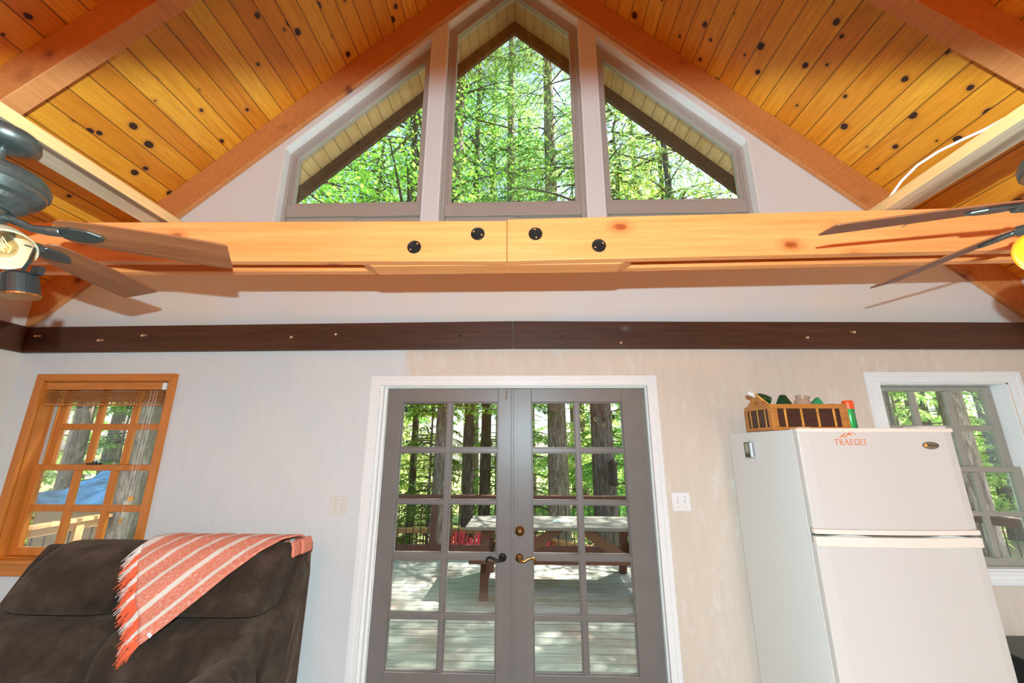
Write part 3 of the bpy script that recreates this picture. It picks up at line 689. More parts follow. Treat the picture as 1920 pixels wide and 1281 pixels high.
# ------------------------------------------------------------------ ceiling fans
def blade_shape(q, mx):
    xs = [.19, .205, .24, .32, .42, .55, .63, .665, .672, .672]
    hw = [.036, .052, .058, .064, .069, .073, .073, .070, .064, 0]
    top = [(x, h) for x, h in zip(xs, hw)]; n = 8
    out = [(x, -h) for x, h in zip(xs[:-1], hw[:-1])]; out = out + [(x, h) for x, h in reversed(list(zip(xs[:-1], hw[:-1])))]
    q.prism([(a, b_) for a, b_ in out], -.003, .003, 'z', mx)
def fan(x, y, zt, angs, shade_dirs, lab, gmat, lit, up_=0):
    f = empty('ceiling_fan', (x, y, zt), lab, 'ceiling fan', 'ceiling fans'); T_ = Matrix.Translation((x, y, zt))
    q = G(); q.lathe([(.045, 0), (.070, -.002), (.078, -.012), (.080, -.030), (.072, -.048), (.050, -.060), (.022, -.066)], 36, T_); q.obj('canopy', MT['fan'], f, smooth=True, bevel=.0)
    q = G(); q.lathe([(.013, -.05), (.013, -.14)], 16, T_); q.obj('downrod', MT['fan'], f, smooth=False)
    q = G(); q.lathe([(.022, -.118), (.045, -.125), (.085, -.135), (.118, -.15), (.128, -.162), (.130, -.175), (.136, -.178), (.136, -.198), (.130, -.203), (.128, -.215), (.118, -.232), (.09, -.25)], 112, T_)
    q.obj('motor_housing', MT['fan'], f)
    q = G(); q.lathe([(.105, -.238), (.098, -.256), (.075, -.275), (.07, -.283)], 48, T_); vr = q.obj('vent_ring', MT['fan'], f)
    q = G()
    for k in range(14): q.box(.084, .106, -.010, .010, -.006, .002, T_ @ Matrix.Rotation(k*2*PI/14, 4, 'Z') @ Matrix.Translation((0, 0, -.262)) @ Matrix.Rotation(.9, 4, 'Y'))
    q.obj('vent_slot', MT['black'], vr)
    q = G(); q.lathe([(.062, -.283), (.062, -.318), (.052, -.34), (.048, -.37), (.030, -.385)], 32, T_); q.obj('switch_housing', MT['fan'], f)
    for k, a in enumerate(angs):
        Rb = T_ @ Matrix.Rotation(math.radians(a), 4, 'Z') @ Matrix.Translation((0, 0, -.318))
        Rp = Rb @ Matrix.Rotation(math.radians(-15), 4, 'X')         # blade pitch
        q = G(); blade_shape(q, Rp); bl = q.obj('blade', None, f, bevel=.002)
        # blade mesh kept in blade space so that the grain runs along it
        me = bl.data; inv = Rb.inverted()
        for vtx in me.vertices: vtx.co = inv @ vtx.co
        bl.matrix_basis = bl.matrix_basis @ Rb
        me.materials.append(MT['blade'])
        q = G()
        pts = [(.055, 0, .02), (.09, 0, .006), (.13, .0, -.010), (.17, 0, -.010), (.20, 0, -.006)]
        q.tube([Rp @ Vector(p) for p in pts], [.014, .013, .012, .016, .018], 10)
        el = [(.185, .0), (.20, .022), (.235, .032), (.275, .028), (.305, .012), (.312, 0), (.305, -.012), (.275, -.028), (.235, -.032), (.20, -.022)]
        q.prism(el, -.012, -.0035, 'z', Rp)
        q.obj('blade_iron', MT['fan'], f, bevel=.003, smooth=False)
    for k, (a, t, ln) in enumerate(shade_dirs):
        Rs = T_ @ Matrix.Translation((0, 0, -.384 + up_)) @ Matrix.Rotation(math.radians(a), 4, 'Z')
        q = G(); q.tube([Rs @ Vector(p) for p in ((.02, 0, .01), (.07, 0, .018), (.12, 0, .012), (ln, 0, -.012))], .010, 12)
        Rs = Rs @ Matrix.Translation((ln-.03, 0, .02)) @ Matrix.Rotation(math.radians(t), 4, 'Y')
        q.tube([Rs @ Vector(p) for p in ((0, 0, -.03), (0, 0, -.055))], [.014, .02], 12)
        q.lathe([(.022, -.05), (.026, -.062), (.026, -.080)], 20, Rs); arm = q.obj('lamp_holder', MT['fan'], f)
        q = G(); q.lathe([(.025, -.070), (.033, -.078), (.045, -.098), (.055, -.125), (.062, -.150), (.064, -.160)], 36, Rs, cap=False)
        q.obj('lamp_shade', gmat, f, smooth=True, solid=.003)
        q = G(); q.lathe([(.010, -.08), (.012, -.095), (.024, -.115), (.029, -.132), (.024, -.150), (.008, -.160), (.001, -.161)], 20, Rs, cap=False); bu = q.obj('bulb', MT['bulb_glass'], f, smooth=True)
        q = G()
        for dx in (-.007, 0, .007): q.tube([Rs @ Vector((dx, 0, -.10)), Rs @ Vector((dx*1.6, .004, -.145))], .0009, 5)
        q.obj('filament', MT['filament'], bu)
        if lit[k]:
            l = bpy.data.lights.new('bulb_light', 'POINT'); l.energy = lit[k]; l.color = (1, .62, .28); l.shadow_soft_size = .02
            lo = bpy.data.objects.new('bulb_light', l); COL.objects.link(lo); lo.location = Rs @ Vector((0, 0, -.135)); 
    return f
FL = fan(-1.722, 1.07, 2.6435, [26, 98, 170, 242, 314], [(-18, -44, .185), (140, -46, .17), (240, -46, .17)], 'pewter ceiling fan with walnut blades and cream lamp shades at the left edge', MT['opal'], [.06, 2.5, 2.5], 0)
FR = fan(1.657, 1.05, 2.6505, [164, 95, 20, -52, 236], [(186, -62, .15), (310, -46, .17), (65, -46, .17)], 'pewter ceiling fan with dark blades and a shade glowing amber at the right edge', MT['amber'], [1.0, 2, 2.5], -.075)
# black spot can hanging under the left fan's lamps
q = G(); Rc = Matrix.Translation((-1.378, .98, 2.062)) @ Matrix.Diagonal((1, 1, .82, 1)) @ Matrix.Rotation(-.15, 4, 'Y') @ Matrix.Rotation(.1, 4, 'X')
q.lathe([(.030, .03), (.036, .02), (.038, -.045)], 28, Rc); can = empty('spot_can', (-1.385, .98, 2.06), 'small black cylinder spot with a gilt rim under the left fan', 'spot lamp')
q.obj('can_body', MT['black'], can)
q = G(); q.lathe([(.0385, -.044), (.0385, -.050), (.033, -.050)], 28, Rc); q.obj('rim', MT['brass'], can)
q = G(); q.tube([(-1.385, .98, 2.09), (-1.385, .99, 2.13), (-1.45, 1.04, 2.20), (-1.68, 1.07, 2.262)], .0045, 8); q.box(-1.352, -1.330, .975, .99, 2.085, 2.108); q.obj('bracket', MT['black'], can)

# ------------------------------------------------------------------ sofa
sofa = empty('reclining_sofa', (-2.05, 2.1, 0), 'dark brown microfibre reclining sofa against the left wall window', 'sofa')
def loft(q, x0, x1, prof, bulge=.03, nx=14, endr=.06, seam=()):
    """closed profile (y,z) swept along x with rounded ends"""
    cy = sum(p[0] for p in prof)/len(prof); cz = sum(p[1] for p in prof)/len(prof); n = len(prof)
    vs = []; fs = []
    us = [0, .02, .06, .13] + [(.13 + .74*i/(nx-1)) for i in range(1, nx-1)] + [.87, .94, .98, 1.0]
    for u in us:
        x = x0 + (x1-x0)*u; dd = min(u, 1-u)*(x1-x0)
        sc = 1 - (0 if dd > endr else (1-math.sqrt(max(0, 1-(1-dd/endr)**2)))*.30)
        sc += bulge*math.sin(PI*u)*.5
        for m_ in seam:
            sc -= .035*math.exp(-((x-m_)/.012)**2)
        for (y, z) in prof: vs.append((x, cy+(y-cy)*sc, cz+(z-cz)*sc))
    for i in range(len(us)-1):
        for k in range(n): fs.append((i*n+k, i*n+(k+1) % n, (i+1)*n+(k+1) % n, (i+1)*n+k))
    fs.append(tuple(range(n-1, -1, -1))); fs.append(tuple((len(us)-1)*n+k for k in range(n)))
    q.add(vs, fs)
head = [(2.60, .80), (2.62, .95), (2.61, 1.04), (2.55, 1.095), (2.47, 1.09), (2.39, 1.045), (2.30, .96), (2.235, .87), (2.235, .805), (2.30, .78), (2.42, .775)]
lumb = [(2.62, .45), (2.62, .76), (2.50, .79), (2.34, .785), (2.235, .745), (2.155, .68), (2.12, .57), (2.13, .48), (2.2, .43), (2.4, .42)]
seatp = [(2.25, .27), (2.25, .46), (2.1, .49), (1.75, .495), (1.48, .49), (1.40, .45), (1.38, .36), (1.40, .26)]
for x0, x1, sm in ((-2.70, -2.115, (-2.19,)), (-2.105, -1.335, (-1.42, -2.02))):
    q = G(); loft(q, x0, x1, head, .05, seam=sm); q.obj('headrest', MT['fabric'], sofa, sub=2)
for x0, x1, sm in ((-2.90, -2.085, (-2.2, -2.7)), (-2.075, -1.335, (-1.48, -1.92))):
    q = G(); loft(q, x0, x1, lumb, .04, seam=sm); q.obj('lumbar_cushion', MT['fabric'], sofa, sub=2)
    q = G(); loft(q, x0+.04, x1-.06, seatp, .04); q.obj('seat_cushion', MT['fabric'], sofa, sub=2)
q = G(); q.prism([(2.56, .08), (2.69, .08), (2.70, .9), (2.68, 1.03), (2.60, 1.05), (2.52, .95), (2.30, .55), (2.25, .08)], -2.92, -1.315, 'x'); q.obj('back_shell', MT['fabric'], sofa, bevel=.02, seg=4)
q = G(); q.box(-2.90, -1.34, 1.42, 2.6, .06, .28); q.obj('base', MT['fabric'], sofa, bevel=.02)
armp = [(0, .08), (0, .56), (.01, .645), (.055, .69), (.12, .695), (.18, .665), (.21, .60), (.20, .50), (.19, .08)]
for xa in (-1.455, -3.08):
    vs = []; fs = []; q = G(); ys = [1.25, 1.27, 1.33, 1.5, 1.8, 2.0, 2.12, 2.18, 2.20]; sc = [.75, .9, 1, 1, 1, 1, .99, .95, .8]; n = len(armp)
    for y, s1 in zip(ys, sc):
        for (a, z) in armp: vs.append((xa + .1 + (a-.1)*s1, y, .35 + (z-.35)*s1))
    for i in range(len(ys)-1):
        for k in range(n): fs.append((i*n+k, i*n+(k+1) % n, (i+1)*n+(k+1) % n, (i+1)*n+k))
    fs.append(tuple(range(n-1, -1, -1))); fs.append(tuple((len(ys)-1)*n+k for k in range(n)))
    q.add(vs, fs); q.obj('armrest', MT['fabric'], sofa, sub=2)

# throw blanket
def hprof(s_):
    pts = [(-.22, 2.665, .92), (-.14, 2.66, 1.0), (-.06, 2.615, 1.085), (0, 2.55, 1.118), (.08, 2.47, 1.113), (.17, 2.385, 1.068), (.29, 2.30, .975), (.40, 2.238, .875), (.50, 2.205, .79), (.60, 2.15, .705), (.72, 2.11, .60)]
    a = [p[0] for p in pts]; return interp(s_, a, [p[1] for p in pts]), interp(s_, a, [p[2] for p in pts])
def blank_mat():
    k = N('coral_striped_weave', .9, .2); uv = k.co('UV'); s = k.sep(uv)
    st = k.ramp(s[0], [(0, (1,)*3), (.085, (0,)*3), (.20, (1,)*3), (.232, (0,)*3), (.355, (1,)*3), (.390, (0,)*3), (.52, (1,)*3), (.562, (0,)*3), (.69, (1,)*3), (.735, (0,)*3), (.865, (1,)*3), (.905, (0,)*3)], 'CONSTANT')
    n = k.noise(k.map(uv, (90, 26, 1)), 1.6, 3, .6)
    coral = k.ramp(n, [(.36, (.70, .17, .10)), (.54, (.74, .27, .18)), (.68, (.78, .55, .46))])
    k.color(k.mix(st, coral, (.76, .70, .62))); w_ = k.n('ShaderNodeTexWave'); w_.inputs['Scale'].default_value = 120; k.l(uv, w_.inputs['Vector'])
    k.bump(k.math('ADD', n, w_.outputs[1]), .3, .002); return k.m
MT['blanket'] = blank_mat()
th = empty('throw_blanket', (-1.8, 2.4, .9), 'coral and cream striped throw blanket with fringe draped over the sofa back', 'blanket')
q = G(); NU, NV = 40, 50
A0, A1 = (-2.10, -.02), (-1.315, -.02); B0, B1 = (-2.15, .13), (-1.83, .60)
def blk(u, v):
    # v<0 hangs behind the back
    if v < 0: X = A0[0] + (A1[0]-A0[0])*u; s1 = -.02 + v*.5
    else:
        a = (A0[0] + (A1[0]-A0[0])*u, -.02); b_ = (B0[0] + (B1[0]-B0[0])*u, B0[1] + (B1[1]-B0[1])*u)
        vv = v; X = a[0] + (b_[0]-a[0])*(vv**1.15); s1 = a[1] + (b_[1]-a[1])*vv
    y, z = hprof(s1)
    k = .006*math.sin(u*19 + v*3)*(.3+.7*max(v, 0)) + .012
    return Vector((X, y-k*.8, z+k*.6))
for j in range(NV+1):
    v = -.35 + 1.35*j/NV
    for i in range(NU+1):
        u = i/NU; q.v.append(tuple(blk(u, v))); q.uv.append((u, v*.9+.4))
for j in range(NV):
    for i in range(NU):
        a = j*(NU+1)+i; q.f.append((a, a+1, a+NU+2, a+NU+1))
q.obj('blanket_cloth', MT['blanket'], th, smooth=True, solid=.008)
# folded edge hanging at the right corner
q = G(); pr = [(0, 0), (.012, -.004), (.022, -.03), (.024, -.075), (.016, -.085), (.008, -.075), (.006, -.03), (-.002, -.012)]
for off, zz, yy in ((0, 1.105, 2.50), (.022, 1.11, 2.56)):
    q.prism([(-1.325+off+a, zz+b_) for a, b_ in pr], yy-.05, yy+.05)
for vtx in q.v: q.uv.append((.5, .5))
q.obj('folded_hem', MT['blanket'], th, bevel=.004)
rnd = random.Random(3); fo = G(); fw = G()
for i in range(330):
    u = rnd.random(); p = blk(u, .995); nx_ = blk(u, .90); d = (p - nx_).normalized()
    d = (d + Vector((rnd.uniform(-.3, .2), -.1, -.45 + rnd.uniform(-.25, .25)))).normalized(); L_ = rnd.uniform(.05, .10)
    m1 = p + d*L_*.5 + Vector((rnd.uniform(-.006, .006), -.004, 0)); e_ = p + d*L_ + Vector((rnd.uniform(-.015, .01), 0, -.008))
    isw = u < .12 or any(a < u < b_ for a, b_ in ((.2, .26), (.355, .41), (.52, .57), (.69, .74), (.865, .9))) 
    (fw if isw else fo).tube([p + Vector((0, -.003, 0)), m1, e_], [.0028, .0024, .0012], 4)
fo.obj('fringe', plain('coral_fringe_yarn', (.85, .15, .06), .9), th); fw.obj('fringe', plain('cream_fringe_yarn', (.76, .70, .64), .9), th)
q = G(); p0 = blk(.985, .93); q.box(-.012, .012, -.001, .001, -.008, .008, Matrix.Translation(p0 + Vector((.0, -.012, 0)))@Matrix.Rotation(.6, 4, 'Y')); q.obj('care_tag', MT['white'], th)

# ------------------------------------------------------------------ fridge
fr = empty('refrigerator', (1.72, 2.4, 0), 'white top-freezer refrigerator standing right of the doors', 'refrigerator')
FX0, FX1, FYf, FYb, FT = 1.345, 2.095, 2.055, 2.765, 1.722
q = G(); q.box(FX0, FX1, 2.125, FYb, .03, FT-.004); q.obj('cabinet', MT['fridge_side'], fr, bevel=.006)
def curved_door(z0, z1):
    q = G(); pts = []
    n = 16
    for i in range(n+1):
        u = i/n; pts.append((FX0 + .004 + (FX1-FX0-.008)*u, FYf + .022*(2*u-1)**2*(1 if abs(2*u-1) < .93 else 1.25)))
    poly = pts + [(FX1-.004, 2.117), (FX0+.004, 2.117)]
    q.prism(poly, z0, z1, 'z'); return q
curved_door(1.262, FT).obj('freezer_door', MT['fridge'], fr, bevel=.006, seg=3)
curved_door(.07, 1.200).obj('fridge_door', MT['fridge'], fr, bevel=.006, seg=3)
q = G(); q.box(FX0+.012, FX1-.012, 2.11, 2.128, .06, FT-.01); q.obj('gasket', MT['gap'], fr)
def trim(z0, z1, yo=.004):
    q = G(); n = 16; pts = [(FX0+.002 + (FX1-FX0-.004)*i/n, FYf - yo + .022*(2*i/n-1)**2) for i in range(n+1)]
    q.prism(pts + [(FX1-.002, 2.10), (FX0+.002, 2.10)], z0, z1, 'z'); return q
trim(1.241, 1.2625).obj('freezer_handle_trim', MT['almond'], fr, bevel=.004)
trim(1.188, 1.231).obj('fridge_handle_trim', MT['almond'], fr, bevel=.004)
trim(1.703, 1.7225, .002).obj('top_trim', MT['almond'], fr, bevel=.004)
for xa, xb in ((FX0+.05, FX0+.25), (FX1-.24, FX1-.06)):
    q = G(); n = 14; xm = (xa+xb)/2
    poly = [(xa + (xb-xa)*i/n, 1.2325 + .007*math.sin(PI*i/n)) for i in range(n+1)]
    q.prism([(xa, 1.2315)] + poly + [(xb, 1.2315)], 2.068, 2.09); q.obj('handle_scoop', plain('light_handle_pocket', (.55, .58, .56), .3), fr, bevel=.001)
q = G(); q.box(1.93, 2.06, 2.07, 2.16, FT-.002, FT+.012); q.obj('hinge_cover', MT['fridge'], fr, bevel=.005)
q = G(); q.box(FX0-.002, FX1+.002, 2.119, 2.1245, .05, FT-.002); q.obj('door_edge', MT['fridge'], fr)
# oval badge
q = G(); EL = [(.038*math.cos(2*PI*i/40), .017*math.sin(2*PI*i/40)) for i in range(40)]
bx, bz = 1.955, 1.641
def fy(x): u = (x-FX0)/(FX1-FX0); return FYf + .022*(2*u-1)**2
yb = fy(bx) - .0005
q.prism([(bx+a, bz+b_) for a, b_ in EL], yb-.003, yb+.004); bd = q.obj('badge', MT['badge'], fr, bevel=.001)
q = G(); ring(q, [(bx+a, bz+b_) for a, b_ in EL], [(bx+a*.90, bz+b_*.86) for a, b_ in EL], yb-.0045, yb-.003); q.obj('badge_rim', MT['timer_grey'], bd)
q = G(); q.lathe([(.008, 0), (.008, .001)], 20, Matrix.Translation((bx-.024, yb-.003, bz)) @ Matrix.Rotation(PI/2, 4, 'X')); q.obj('badge_swirl', MT['reed'], bd)
tc_ = bpy.data.curves.new('badge_text', 'FONT'); tc_.body = 'Whirlpool'; tc_.size = .0135; tc_.extrude = .0003; tc_.align_x = 'CENTER'; tc_.align_y = 'CENTER'; tc_.shear = .25
to = bpy.data.objects.new('badge_text_tmp', tc_); COL.objects.link(to); dg = bpy.context.evaluated_depsgraph_get(); me = bpy.data.meshes.new_from_object(to.evaluated_get(dg)); bpy.data.objects.remove(to)
me.transform(Matrix.Translation((bx+.008, yb-.0036, bz)) @ Matrix.Rotation(PI/2, 4, 'X')); me.materials.clear(); me.materials.append(MT['black'])
to = bpy.data.objects.new('badge_lettering', me); COL.objects.link(to); to.parent = bd; to.matrix_parent_inverse = wm(bd).inverted()
# orange decal: mountains and lettering
def stroke(q, pts, w_, y):
    for a, b_ in zip(pts[:-1], pts[1:]):
        a = Vector(a); b_ = Vector(b_); t = (b_-a); L_ = t.length
        if L_ < 1e-6: continue
        t /= L_; nn = Vector((-t.y, t.x))*w_/2; e = t*w_*.3
        q.prism([tuple(a-e+nn), tuple(b_+e+nn), tuple(b_+e-nn), tuple(a-e-nn)], y-.0004, y+.0004)
GL = {'T': [([(0, 1), (.8, 1)], 1), ([(.4, 1), (.4, 0)], 1.6), ([(.22, 0), (.58, 0)], .8), ([(0, 1), (0, .85)], .8), ([(.8, 1), (.8, .85)], .8)],
      'R': [([(.1, 0), (.1, 1)], 1.6), ([(0, 0), (.28, 0)], .8), ([(.0, 1), (.45, 1), (.62, .88), (.62, .66), (.45, .52), (.1, .52)], 1), ([(.35, .52), (.7, 0), (.82, 0)], 1.5)],
      'A': [([(.05, 0), (.42, 1)], .9), ([(.42, 1), (.82, 0)], 1.7), ([(.18, .36), (.66, .36)], .9), ([(-.05, 0), (.18, 0)], .8), ([(.68, 0), (.95, 0)], .8)],
      'E': [([(.1, 0), (.1, 1)], 1.6), ([(0, 1), (.62, 1), (.62, .85)], .9), ([(.1, .52), (.5, .52)], .9), ([(0, 0), (.66, 0), (.68, .17)], .9), ([(.5, .42), (.5, .62)], .8)],
      'G': [([(.82, .72), (.80, .93), (.5, 1.0), (.2, .88), (.05, .5), (.2, .12), (.5, 0), (.78, .1), (.78, .42)], 1.4), ([(.6, .42), (.9, .42)], .9)],
      'I': [([(.2, 0), (.2, 1)], 1.6), ([(.05, 0), (.35, 0)], .8), ([(.05, 1), (.35, 1)], .8)]}
lx, lz, lh = 1.507, 1.643, .026
q = G(); cx = lx
for ch, adv in zip('TRAEGEI', (.95, .98, 1.05, .85, 1.05, .85, .4)):
    for pts, w_ in GL[ch]:
        stroke(q, [(cx + p[0]*lh*.88, lz + p[1]*lh) for p in pts], .0019*w_, fy(cx+.01)-.0012)
    cx += adv*lh*.90
q.obj('orange_lettering', MT['orange_print'], fr)
q = G(); mx_, mz_ = 1.515, 1.677
def poly(pts): q.prism([(mx_+a*.001, mz_+b_*.001) for a, b_ in pts], fy(1.57)-.0016, fy(1.57)-.0006)
poly([(12, 0), (30, 10), (44, 18), (46, 14), (34, 6), (22, 1)]); poly([(34, -1), (44, 0), (56, 10), (68, 14), (73, 8), (76, 18), (64, 19), (54, 12), (46, 6)])
stroke(q, [(mx_+.040, mz_+.016), (mx_+.050, mz_+.021), (mx_+.060, mz_+.017), (mx_+.074, mz_+.028), (mx_+.088, mz_+.020), (mx_+.104, mz_+.010)], .0022, fy(1.57)-.0011)
poly([(92, 14), (100, 17), (104, 9), (98, 11)]); poly([(118, 3), (123, 4), (122, 18), (118, 28), (115, 18)]); poly([(129, 1), (133, 2), (133, 12), (130, 17), (128, 10)])
q.obj('orange_mountain_print', MT['orange_print'], fr)
# timer on the fridge's side
t = empty('kitchen_timer', (1.345, 2.52, 1.61), 'small grey magnetic timer with a screen stuck on the fridge side', 'timer')
q = G(); q.box(1.320, 1.337, 2.485, 2.545, 1.572, 1.660); q.obj('timer_case', MT['timer_grey'], t, bevel=.004)
q = G(); q.box(1.3385, 1.3445, 2.49, 2.54, 1.58, 1.652); q.obj('magnet', MT['black'], t)
q = G(); q.box(1.3185, 1.3205, 2.493, 2.530, 1.60, 1.652); q.obj('screen', MT['lcd'], t)
q = G(); q.box(1.322, 1.337, 2.481, 2.486, 1.575, 1.657); q.obj('silver_side', MT['silver'], t)
q = G()
for yy in (2.497, 2.512, 2.527): q.box(1.3185, 1.3205, yy, yy+.009, 1.580, 1.590)
q.obj('button', MT['black'], t)

# ------------------------------------------------------------------ basket and its contents
BX0, BX1, BY0, BY1, BZ0, BZ1 = 1.392, 1.795, 2.33, 2.59, FT+.001, 1.868
ba = empty('basket', (BX0, BY0, BZ0), 'honey brown wooden basket with dark rod panels on top of the fridge', 'basket')
q = G()
for y0, y1 in ((BY0, BY0+.012), (BY1-.012, BY1)):
    q.box(BX0, BX1, y0, y1, BZ1-.026, BZ1); q.box(BX0, BX1, y0, y1, BZ0, BZ0+.018); q.box(BX0, BX0+.03, y0, y1, BZ0+.018, BZ1-.026); q.box(BX1-.03, BX1, y0, y1, BZ0+.018, BZ1-.026)
q.box(BX0+.012, BX1-.012, BY0+.012, BY1-.012, BZ0, BZ0+.008)
q.obj('long_frame', MT['basket'], ba, bevel=.002)
ym = (BY0+BY1)/2
for x0, x1 in ((BX0-.0125, BX0-.0005), (BX1+.0005, BX1+.0125)):
    q = G()
    hq = 1 if x0 < BX0 else .25
    arch = [(BY0, BZ1), (BY0+.03, BZ1+.003), (BY0+.06, BZ1+.022), (ym-.035, BZ1+.045), (ym, BZ1+.050), (ym+.035, BZ1+.045), (BY1-.06, BZ1+.022), (BY1-.03, BZ1+.003), (BY1, BZ1)]
    arch = [(a_, BZ1 + (b_-BZ1)*hq) for a_, b_ in arch]
    # top rail with a grip hole: built as two halves round the slot
    hs = [(ym-.028, BZ1+.012), (ym-.02, BZ1+.026), (ym+.02, BZ1+.026), (ym+.028, BZ1+.012), (ym+.02, BZ1+.002), (ym-.02, BZ1+.002)]
    hs = [(a_, BZ1 + (b_-BZ1)*hq) for a_, b_ in hs]
    left = [p for p in arch if p[0] <= ym+1e-6] + [(ym, BZ1+.026*hq), hs[1], hs[0], hs[5], (ym, BZ1+.002*hq), (ym, BZ1-.026), (BY0, BZ1-.026)]
    right = [(2*ym-a, b_) for a, b_ in left]
    q.prism(left, x0, x1, 'x'); q.prism(right, x0, x1, 'x')
    q.box(x0, x1, BY0, BY0+.022, BZ0, BZ1-.026); q.box(x0, x1, BY1-.022, BY1, BZ0, BZ1-.026); q.box(x0, x1, BY0+.022, BY1-.022, BZ0, BZ0+.018)
    q.obj('handle_end', MT['basket'], ba)
for y in (BY0+.006, BY1-.006):
    q = G(); n = 15
    for i in range(n):
        z = BZ0+.022 + (BZ1-.030-BZ0-.022)*i/(n-1); q.cyl((BX0+.028, y, z), (BX1-.028, y, z), .0042, .0042, 6)
    q.obj('rod_panel', MT['rod'], ba)
    for f_ in (.12, .38, .64, .9):
        x = BX0+.03 + (BX1-BX0-.06)*f_; q = G()
        for i in range(n):
            z = BZ0+.022 + (BZ1-.030-BZ0-.022)*i/(n-1); q.cyl((x-.005, y-.005, z-.003), (x+.005, y-.005, z+.003), .0032, .0032, 6)
        q.obj('reed_binding', MT['reed'], ba)
for x in (BX0-.006, BX1+.006):
    q = G(); n = 15
    for i in range(n):
        z = BZ0+.022 + (BZ1-.030-BZ0-.022)*i/(n-1); q.cyl((x, BY0+.02, z), (x, BY1-.02, z), .0038, .0038, 6)
    q.obj('rod_panel', MT['rod'], ba)
    for f_ in (.15, .5, .85):
        y = BY0+.022 + (BY1-BY0-.044)*f_; q = G(); q.box(x-.006, x-.003, y-.003, y+.003, BZ0+.018, BZ1-.028); q.obj('reed_binding', MT['reed'], ba)
# things in the basket
def basket_y(): return 2.46
e = empty('wine_bottle', (1.46, 2.50, 1.80), 'green glass bottle lying with its pale neck out of the basket, left end', 'bottle')
T_ = Matrix.Translation((1.425, 2.47, 1.916)) @ Matrix.Rotation(math.radians(-66), 4, 'Y')
q = G(); q.lathe([(.028, -.045), (.030, -.04), (.030, -.01), (.024, .018), (.014, .035)], 24, T_); q.obj('bottle_body', MT['green_glass'], e, smooth=True)
q = G(); q.lathe([(.0135, .034), (.012, .085), (.0125, .086)], 20, T_); q.obj('white_neck', MT['white'], e)
T2 = Matrix.Translation((1.405, 2.40, 1.885)) @ Matrix.Rotation(math.radians(-48), 4, 'Y')
q = G(); q.box(-.006, .006, -.004, .004, -.08, .075, T2); tag(q.obj('wooden_stick', MT['reed'], bevel=.003), 'thin tan wooden stick leaning out of the basket by the green bottle', 'stick')
q = G(); q.lathe([(.062, -.10), (.060, -.02), (.050, .0), (.020, .055), (.012, .060)], 6, Matrix.Translation((1.545, 2.46, 1.875))); tag(q.obj('green_glass_shade', MT['green_glass'], bevel=.002), 'dark green faceted glass cone standing in the basket', 'glass shade')
q = G(); q.lathe([(.040, -.09), (.045, -.02), (.044, .012), (.034, .030), (.033, .040), (.039, .048), (.037, .052)], 28, Matrix.Translation((1.655, 2.46, 1.875)) @ Matrix.Rotation(.12, 4, 'Y')); tag(q.obj('taupe_jar', MT['ceramic'], smooth=True), 'taupe ceramic jar rim showing above the middle of the basket', 'jar')
q = G(); q.prism([(-.035, -.1), (.028, -.1), (.028, .0), (.010, .030), (-.045, -.02)], -.015, .015, 'y', Matrix.Translation((1.722, 2.44, 1.887))); tag(q.obj('green_carton', MT['green_card'], bevel=.001), 'green carton with a pointed corner poking out of the basket', 'carton')
q = G(); q.ball((1.768, 2.45, 1.868), .022, 8, (1.2, 1, .9))
rr = random.Random(5)
q.v = [(a+rr.uniform(-.006, .006), b_+rr.uniform(-.006, .006), c_+rr.uniform(-.006, .006)) for a, b_, c_ in q.v]
tag(q.obj('crumpled_wrap', MT['foil']), 'crumpled clear plastic wrap at the right end of the basket', 'plastic wrap')
e = empty('spray_can', (1.842, 2.40, FT), 'green spray can with an orange red cap beside the basket', 'spray can')
T_ = Matrix.Translation((1.858, 2.385, FT+.001))
q = G(); q.lathe([(.024, 0), (.026, .003), (.026, .120), (.022, .130), (.020, .132)], 28, T_)
k = N('green_can_print', .25, .7); s = k.sep(k.co()); k.b.inputs['Metallic'].default_value = .2
k.color(k.ramp(k.math('SUBTRACT', s[0], 1.815), [(.03, (.03, .45, .1)), (.046, (.01, .30, .05)), (.05, (.01, .05, .02)), (.056, (.01, .33, .06)), (.062, (.75, .75, .72))])); q.obj('can_body', k.m, e, smooth=True)
q = G(); q.lathe([(.0275, .120), (.0275, .158), (.024, .168), (.0, .169)], 28, T_); q.obj('cap', MT['cap_orange'], e)
e = empty('paring_knife', (1.50, 2.26, FT), 'small knife with a tan wooden handle lying in front of the basket', 'knife')
q = G(); q.box(1.470, 1.54, 2.255, 2.272, FT+.001, FT+.016); q.obj('knife_handle', MT['peg'], e, bevel=.004)
q = G(); q.prism([(1.40, 2.262), (1.47, 2.256), (1.47, 2.271)], FT+.007, FT+.0085, 'z'); q.obj('knife_blade', MT['silver'], e)
# dark thing right of the fridge low down
q = G(); q.box(2.56, 2.95, 2.42, 2.74, 0, .56)
kt = empty('black_cart', (2.5, 2.6, 0), 'black cart standing behind the fridge at the lower right edge', 'cart')
q.obj('cart_body', MT['black'], kt, bevel=.01)
q = G(); q.box(2.54, 2.98, 2.40, 2.76, .561, .585); q.obj('cart_top', MT['black'], kt, bevel=.008)

